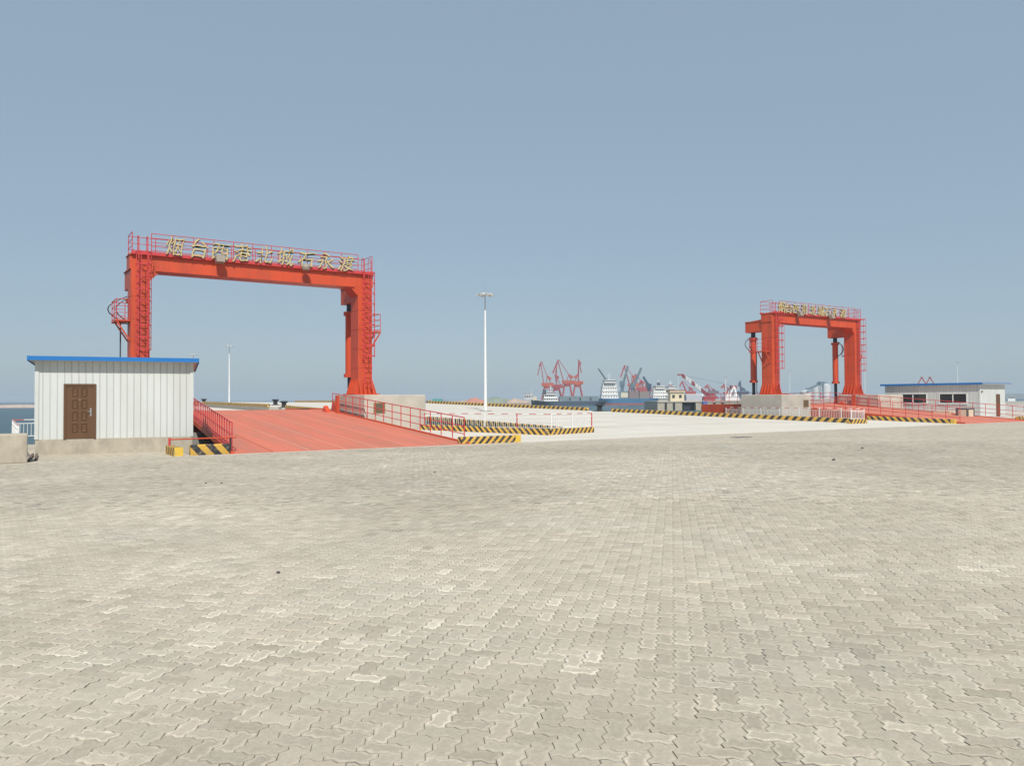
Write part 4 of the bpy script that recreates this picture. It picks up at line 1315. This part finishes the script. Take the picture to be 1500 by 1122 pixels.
def superstructure(t, x, z, w, B, levels, lh, mat, funnel=None):
    for i in range(levels):
        s = 1 - 0.07*i
        d = MB().box(x-w/2*s, x+w/2*s, -B/2*s*.9, B/2*s*.9, z+i*lh, z+(i+1)*lh-.25).box(x-w/2*s-.5, x+w/2*s+.5, -B/2*s*.9-.5, B/2*s*.9+.5, z+(i+1)*lh-.249, z+(i+1)*lh).build('deckhouse', mat, t)
        nwin = 6
        for k_ in range(nwin):
            xx = x - w/2*s*.8 + w*s*.8*k_/(nwin-1)
            MB().box(xx-.32, xx+.32, -B/2*s*.9-.05, -B/2*s*.9+.02, z+i*lh+.9, z+i*lh+1.7).build('porthole', m_glass, d)
    top = z + levels*lh
    MB().box(x-w*.32, x+w*.32, -B*.52, B*.52, top+.01, top+lh*.8).build('bridge', mat, t)
    MB().box(x-w*.33, x+w*.33, -B*.525, B*.525, top+lh*.35, top+lh*.62).build('bridge_window', m_glass, t)
    MB().cyl((x, 0, top+lh*.8), (x, 0, top+lh*.8+5), 0.18, n=6).bar((x-1.6, 0, top+lh*.8+3), (x+1.6, 0, top+lh*.8+3), .15).build('radar_mast', mat, t)
    if funnel:
        MB().box(x+w*.34, x+w*.62, -1.6, 1.6, top-lh*.6, top+lh*1.2).build('funnel', funnel, t)

m_hullg = M_('hull_grey_blue', (0.035, 0.06, 0.095), 0.6, var=0.15, vscale=0.2)
m_hullb = M_('hull_blue', (0.03, 0.13, 0.26), 0.55, var=0.15, vscale=0.15)
m_hulld = M_('hull_dark', (0.05, 0.06, 0.08), 0.6)
m_boot = M_('boot_red', (0.30, 0.07, 0.06), 0.7, var=0.2, vscale=0.3)
m_shipw = M_('ship_white', (0.74, 0.74, 0.72), 0.5, var=0.04, vscale=0.5)
m_hatch = M_('hatch_grey', (0.16, 0.21, 0.24), 0.7, var=0.15, vscale=0.3)
m_crgrey = M_('ship_crane_grey', (0.10, 0.16, 0.20), 0.6, var=0.1)
m_crpink = M_('crane_red', (0.30, 0.045, 0.050), 0.6, var=0.15, vscale=0.3)
m_crorg = M_('crane_orange', (0.40, 0.085, 0.05), 0.6, var=0.15, vscale=0.3)

DS = 555.0; ks = DS/FPX
t = thing('cargo_ship', 'dark blue-grey bulk ship with low white bridge at its bow, below the left cranes', 'ship', (*at(832, DS).xy, SEA_Z), -YAW)
X_ = lambda px: (px - 832)*ks
Z_ = lambda py, px=845: zat(py, px, DS) - SEA_Z
ship_hull(t, (886-778)*ks, 13, Z_(587.5), m_hullg, None, bow=-1, sheer=1.2)
MB().box(X_(819), X_(876), -4.6, 4.6, Z_(587.5), Z_(580.2)).build('hatch_coaming', m_hatch, t)
for px in (834, 849, 864):
    MB().box(X_(px)-.5, X_(px)+.5, -4.75, -4.61, Z_(586.5), Z_(582.5)).build('coaming_bracket', m_black, t)
superstructure(t, X_(806), Z_(587.5), 10, 10, 2, 2.3, m_shipw)
MB().box(X_(795), X_(800), -2, 2, Z_(587.5), Z_(570.5)).build('funnel', m_hulld, t)
MB().box(X_(780.5), X_(786), -2.5, 2.5, Z_(586.5), Z_(580.5)).build('forecastle_house', m_cream, t)
for k_ in range(8):
    px = 789 + k_*4.4
    MB().bar((X_(px), -6.4, Z_(587.5)), (X_(px), -6.4, Z_(585.3)), .12).build('rail_post', m_shipw, t)

DS2 = 585.0; ks2 = DS2/FPX
t = thing('cargo_ship', 'blue ship with red waterline, grey deck cranes and tall white bridge', 'ship', (*at(915, DS2).xy, SEA_Z), -YAW)
X2 = lambda px: (px - 915)*ks2
Z2 = lambda py, px=915: zat(py, px, DS2) - SEA_Z
ship_hull(t, (957-862)*ks2, 15, Z2(583.6), m_hullb, m_boot, bow=-1, sheer=0.4)
superstructure(t, X2(892), Z2(583.6), 12.5, 13, 4, 2.9, m_shipw)
b = MB().box(X2(885.5), X2(889.5), -2.0, 2.0, Z2(566), Z2(555)); b.build('funnel', m_hulld, t)
MB().bar((X2(887), -2.5, Z2(556)), (X2(876), -2.5, Z2(540)), 0.9, 0.9).build('derrick_boom', m_hulld, t)
for (a_, b_, top, mt) in ((903.5, 919, 573.2, m_hatch), (920, 934, 573.0, M_('hatch_rust', (0.20, 0.15, 0.15), 0.7)), (935, 949.5, 573.4, M_('hatch_brown', (0.22, 0.18, 0.16), 0.7))):
    MB().box(X2(a_), X2(b_), -5.5, 5.5, Z2(583.6), Z2(top)).build('hatch_cover', mt, t)
MB().box(X2(908), X2(918), -5.6, -5.51, Z2(582), Z2(575.3)).build('hatch_panel', m_cream, t)
def deck_crane(t, px, pybase, pytop_ped, tip, mt):
    MB().cyl((X2(px), 0, Z2(pybase)), (X2(px), 0, Z2(pytop_ped)), 1.3, 1.0, n=10).build('crane_pedestal', mt, t)
    MB().box(X2(px)-1.7, X2(px)+1.7, -1.5, 1.5, Z2(pytop_ped)-1.5, Z2(pytop_ped)+2.4).build('crane_cab', mt, t)
    MB().bar((X2(px)+.5, -1.2, Z2(pytop_ped)-.5), (X2(tip[0]), -1.2, Z2(tip[1])), 1.2, 1.5).build('crane_boom', mt, t)
    MB().cyl((X2(px), -1.2, Z2(pytop_ped)+2.4), (X2(tip[0]), -1.2, Z2(tip[1])), 0.12, n=5).build('crane_cable', m_black, t)
deck_crane(t, 911.5, 573, 563, (919.8, 536.5), m_crgrey)
deck_crane(t, 926.5, 573, 566, (939.3, 539), m_crgrey)
deck_crane(t, 950.5, 578, 567, (942, 552), M_('crane_navy', (0.03, 0.06, 0.12), 0.6))

DS3 = 640.0; ks3 = DS3/FPX
t = thing('cargo_ship', 'dark ship with white bridge and red funnel mark, behind the cream pier house', 'ship', (*at(990, DS3).xy, SEA_Z), -YAW)
ship_hull(t, (1030-955)*ks3, 15, zat(583.5, 985, DS3)-SEA_Z, m_hulld, m_boot, bow=1, sheer=0.8)
z3 = lambda py: zat(py, 985, DS3) - SEA_Z
superstructure(t, (965-990)*ks3, z3(583.5), 11, 13, 3, 2.7, m_shipw)
superstructure(t, (982-990)*ks3, z3(583.5), 9, 13, 3, 2.6, m_shipw)
MB().cyl(((965-990)*ks3, 0, z3(566)), ((964.5-990)*ks3, 0, z3(560)), 1.3, n=10).build('funnel', m_hulld, t)
MB().cyl(((982.3-990)*ks3, 0, z3(572)), ((982.3-990)*ks3, 0, z3(563)), 1.6, n=10).build('funnel', m_shipw, t)
MB().cyl(((982.3-990)*ks3, 0, z3(566.5)), ((982.3-990)*ks3, 0, z3(563.6)), 1.68, n=10).build('funnel_band', M_('funnel_maroon', (0.12, 0.02, 0.03), 0.6), t)
MB().box((1001-990)*ks3, (1028-990)*ks3, -5, 5, z3(583.5), z3(577.5)).build('deck_cargo', m_shipw, t)

# ---- harbour cranes
def portal_crane(px, d, py_base, py_deck, boom_foot, boom_top, nose, tail, mt, mt2, label, leg_px=(), zdn=None):
    """level-luffing crane; the boom plane lies across the line of sight"""
    p0 = at(px, d); k_ = d/FPX
    t = thing('harbour_crane', label, 'crane', (p0.x, p0.y, 0.9), -YAW, group='harbour cranes across the basin')
    X = lambda q: (q-px)*k_
    Z = lambda py: zat(py, px, d) - 0.9
    zd = Z(py_deck)
    lw = 0.85
    for sx in (-1, 1):
        for sy in (-1, 1):
            MB().bar((X(px)+sx*4.2, sy*4.5, 0), (X(px)+sx*2.2, sy*2.4, zd-1.6), lw, lw).build('portal_leg', mt, t)
    MB().box(-4.6, 4.6, -4.9, -4.1, 0.4, 1.3).box(-4.6, 4.6, 4.1, 4.9, .4, 1.3).build('bogie_beam', mt, t)
    MB().cyl((0, 0, zd-2.2), (0, 0, zd-.2), 2.6, n=14).build('slew_ring', mt, t)
    sgn = 1 if tail[0] > px else -1
    MB().box(-3.6 if sgn > 0 else -5.4, 5.4 if sgn > 0 else 3.6, -2.3, 2.3, zd-.2, zd+2.6).build('machinery_house', mt2, t)
    MB().box(-sgn*3.4-1.0, -sgn*3.4+1.0, -3.6, -2.31, zd+.2, zd+2.4).build('operator_cab', mt2, t)
    bf = (X(boom_foot[0]), Z(boom_foot[1])); bt = (X(boom_top[0]), Z(boom_top[1])); no = (X(nose[0]), Z(nose[1])); ta = (X(tail[0]), Z(tail[1]))
    b = MB()
    for sy in (-1, 1):
        b.bar((bf[0], sy*1.5, bf[1]), (bt[0], sy*.6, bt[1]-.6), 0.55, 0.9)
    for q in range(1, 6):
        f = q/6; b.bar((bf[0]+(bt[0]-bf[0])*f, -1.5+.9*f, bf[1]+(bt[1]-bf[1])*f), (bf[0]+(bt[0]-bf[0])*f, 1.5-.9*f, bf[1]+(bt[1]-bf[1])*f), .35)
    b.build('boom', mt, t)
    b = MB()
    b.bar((bt[0], 0, bt[1]), (no[0], 0, no[1]), 0.7, 1.1)
    rear = (bt[0] + sgn*0.6, bt[1]+0.6)
    b.bar((rear[0], 0, rear[1]), (bt[0]-sgn*1.6, 0, bt[1]-3.2), 0.6, 0.8)
    b.build('jib_nose', mt, t)
    b = MB()
    af = (X(px)+sgn*1.0, zd+2.6); ap = (ta[0]-sgn*2.0, ta[1]+1.0)
    b.bar((af[0]-1.2, -1, af[1]), (ap[0], -.6, ap[1]), .5).bar((af[0]+2.2, -1, af[1]), (ap[0], -.6, ap[1]), .5)
    b.bar((af[0]-1.2, 1, af[1]), (ap[0], .6, ap[1]), .5).bar((af[0]+2.2, 1, af[1]), (ap[0], .6, ap[1]), .5)
    b.build('a_frame', mt, t)
    MB().bar((rear[0], 0, rear[1]), (ap[0], 0, ap[1]), 0.42, 0.5).build('tie_rod', mt, t)
    MB().bar((ap[0], 0, ap[1]), (ta[0]+sgn*1.2, 0, ta[1]-1.0), 1.0, 1.2).box(ta[0]-.9, ta[0]+1.4, -1.3, 1.3, ta[1]-2.0, ta[1]-.2).build('counterweight_arm', mt2, t)
    return t
g = portal_crane
g(801, 632, 590, 565.5, (796.5, 563), (792.5, 530.5), (787.5, 549.5), (805, 552.5), m_crpink, m_crorg, 'leftmost red harbour crane, its jib nose hanging to the left')
g(815.5, 650, 590, 568, (815.2, 566), (815.4, 534.0), (814.6, 546), (816.3, 551), m_crpink, m_crpink, 'red harbour crane seen end-on between its two neighbours')
g(831, 625, 590, 562, (825.5, 558), (817.6, 528), (809.6, 546.5), (837, 550.5), m_crpink, m_crorg, 'large red harbour crane with orange machinery house above the dark ship')
g(846, 640, 590, 563, (847, 560), (848.6, 527.8), (851.6, 546.5), (843, 550.5), m_crpink, m_crorg, 'red harbour crane with near upright boom, rightmost of the left cluster')
g(926, 690, 588, 566, (922, 563), (915, 535.8), (909.2, 552.5), (929.5, 551.5), m_crpink, m_crorg, 'red harbour crane behind the grey deck cranes of the blue ship')
g(938, 720, 588, 571, (935, 568), (931.0, 548.5), (926.8, 561), (941.5, 559), m_crpink, m_crpink, 'smaller red harbour crane directly behind the blue ship holds')
g(946, 740, 588, 573, (943.5, 570), (938.6, 557.5), (935.0, 566), (949, 563.5), m_crpink, m_crpink, 'lowest red harbour crane beside the navy deck crane')
g(1010, 735, 588, 577, (1006, 575), (999.5, 558.8), (995.5, 566), (1012.5, 568.5), m_crpink, m_crpink, 'small red harbour crane under the floating crane boom')
g(1043.5, 720, 588, 576.5, (1041, 574), (1036, 564.2), (1032, 567.5), (1046.5, 571), m_crpink, M_('crane_slate', (0.12, 0.10, 0.13), 0.6), 'small red and dark crane to the right of the floating crane boom')
g(1066, 740, 588, 578, (1064, 576), (1060.5, 563.6), (1055.5, 568), (1069, 570), m_crpink, m_crpink, 'small red crane behind the white and red derrick frame')
g(1087, 690, 588, 577, (1086, 575), (1083.8, 558.5), (1082.4, 566.5), (1089, 569), M_('crane_blue', (0.05, 0.09, 0.15), 0.6), M_('crane_blue', (0.05, 0.09, 0.15), 0.6), 'dark blue harbour crane next to the far gantry cylinder')
for px, lab in ((1350.5, 'thin red derrick frame showing over the low hut roof, left one'), (1362.5, 'thin red derrick frame showing over the low hut roof, right one')):
    d = 520; p = at(px, d); k_ = d/FPX; zt = zat(553.2, px, d) - 0.9
    t = thing('derrick', lab, 'derrick', (p.x, p.y, 0.9), -YAW)
    for sx in (-1, 1):
        MB().bar((sx*zt*.62, 0, 0), (sx*.1, 0, zt), .5, .5).build('leg', m_crpink, t)
    MB().bar((-zt*.33, 0, zt*.45), (zt*.33, 0, zt*.45), .35, .35).build('cross_bar', m_crpink, t)
    MB().box(-.6, .6, -.6, .6, zt, zt+.5).build('head_block', m_crpink, t)

# ---- floating sheerleg crane
DF = 520.0; kf = DF/FPX
t = thing('floating_crane', 'floating crane with a long red and white banded boom', 'crane', (*at(1040, DF).xy, SEA_Z), -YAW)
XF = lambda px: (px-1040)*kf
ZF = lambda py: zat(py, 1040, DF) - SEA_Z
MB().prism([(XF(1000), -7), (XF(1084), -7), (XF(1088), 0), (XF(1084), 7), (XF(1000), 7)], -1, ZF(587)).build('barge_hull', m_crpink, t)
a_, b_ = Vector((XF(1040), 0, ZF(581))), Vector((XF(999), 0, ZF(549)))
NB = 9
for i in range(NB):
    p, q = a_.lerp(b_, i/NB), a_.lerp(b_, (i+1)/NB - .004)
    wd = 3.0 - 1.2*i/NB
    bb = MB()
    for sy in (-1, 1):
        for sz in (-1, 1):
            bb.bar(p + Vector((0, sy*wd/2, sz*.9)), q + Vector((0, sy*(wd-.13)/2, sz*.85)), .45)
    bb.bar(p + Vector((0, -wd/2, -.9)), q + Vector((0, -wd/2, .85)), .3).bar(p + Vector((0, -wd/2, .9)), q + Vector((0, -wd/2, -.85)), .3)
    bb.bar(p + Vector((0, 0, 0)), q, wd*.5, .9)
    bb.build('boom_section', m_crpink if i in (0, 1, 2, 5, 8) else m_shipw, t)
MB().bar(b_, (XF(992.5), 0, ZF(548.5)), .9, .9).build('boom_head', m_crpink, t)
MB().cyl((XF(993.5), 0, ZF(549)), (XF(993.5), 0, ZF(571)), .12, n=5).box(XF(993.5)-.5, XF(993.5)+.5, -.5, .5, ZF(573), ZF(571)).build('hoist_cable', m_shipw, t)
MB().cyl(b_, (XF(1075), 0, ZF(565)), .10, n=5).build('stay_cable', m_crgrey, t)
for sy in (-3, 3):
    MB().bar((XF(1064), sy, ZF(586)), (XF(1074), sy*.6, ZF(565)), 1.0).build('back_frame', m_shipw, t)
    MB().bar((XF(1078), sy, ZF(586)), (XF(1074), sy*.6, ZF(565)), 1.0).build('back_frame', m_shipw, t)
MB().box(XF(1070), XF(1078), -2.4, 2.4, ZF(569.5), ZF(565)).build('frame_head', m_crpink, t)
MB().box(XF(1028), XF(1046), -4, 4, ZF(587), ZF(580.5)).build('winch_house', m_crpink, t)
MB().box(XF(1003), XF(1026), -4.5, 4.5, ZF(586.5), ZF(578)).build('deck_house', M_('deckhouse_grey', (0.42, 0.46, 0.50), 0.6), t)
MB().box(XF(1060), XF(1080), -4.5, 4.5, ZF(586.8), ZF(580.5)).build('winch_house', m_shipw, t)

# ---- tanks and silo tower behind the far gantry
m_tank = M_('tank_grey', (0.50, 0.53, 0.55), 0.5, var=0.06, vscale=0.3)
for i, (px, r_px, py, d, lab) in enumerate(((1181, 9.0, 571, 520, 'low grey storage tank seen through the far gantry'),
                                       (1197, 8.0, 563.5, 540, 'taller grey silo left of the dark tower, inside the far gantry'),
                                       (1210, 6.5, 562.0, 560, 'grey silo right of the dark tower, by the gantry cylinder'))):
    p = at(px, d); k_ = d/FPX; zt = zat(py, px, d)
    t = thing('storage_tank', lab, 'tank', (p.x, p.y, 0.9), group='tanks behind the far gantry')
    MB().cyl((0, 0, 0), (0, 0, zt-0.9-1.2), r_px*k_, n=24).build('shell', m_tank, t, smooth=True)
    MB().cyl((0, 0, zt-0.9-1.19), (0, 0, zt-0.9+.2), r_px*k_*1.01, r_px*k_*.15, n=24).build('cone_roof', m_tank, t, smooth=True)
    MB().cyl((0, 0, zt-0.9+.2), (0, 0, zt-0.9+1.2), .5, n=8).build('roof_vent', m_crgrey, t)
p = at(1203, 515)
t = thing('conveyor_tower', 'dark steel conveyor tower between the silos', 'tower', (p.x, p.y, 0.9), -YAW)
ztw = zat(559, 1203, 515) - .9
b = MB()
for sx in (-1, 1):
    for sy in (-1, 1): b.bar((sx*1.1, sy*1.1, 0), (sx*1.1, sy*1.1, ztw), .35)
for q in range(5):
    b.bar((-1.1, -1.1, ztw*q/5), (1.1, -1.1, ztw*(q+1)/5), .25).bar((1.1, -1.1, ztw*q/5), (-1.1, -1.1, ztw*(q+1)/5), .25)
b.build('frame', m_crgrey, t)
MB().box(-1.6, 1.6, -1.6, 1.6, ztw*.82, ztw*1.0).build('head_house', m_crgrey, t)
MB().bar((-9, 0, ztw*.55), (0, 0, ztw*.9), 1.2, 1.2).build('conveyor', m_crgrey, t)

# ------------------------------------------------------------------ haze
hz = MB().box(-2500, 6500, -120, 7500, -7.5, 40).build('haze', None)
hz['kind'] = 'stuff'
hz['label'] = 'pale sea haze filling the air over the harbour'
hm_ = bpy.data.materials.new('haze_volume'); hm_.use_nodes = True
hn = hm_.node_tree.nodes; hl = hm_.node_tree.links
hn.clear()
ho = hn.new("ShaderNodeOutputMaterial"); pv = hn.new("ShaderNodeVolumePrincipled")
pv.inputs['Color'].default_value = (0.66, 0.75, 0.84, 1)
pv.inputs['Density'].default_value = 0.0003
pv.inputs['Anisotropy'].default_value = 0.0
hl.new(pv.outputs[0], ho.inputs['Volume'])
hz.data.materials.append(hm_)
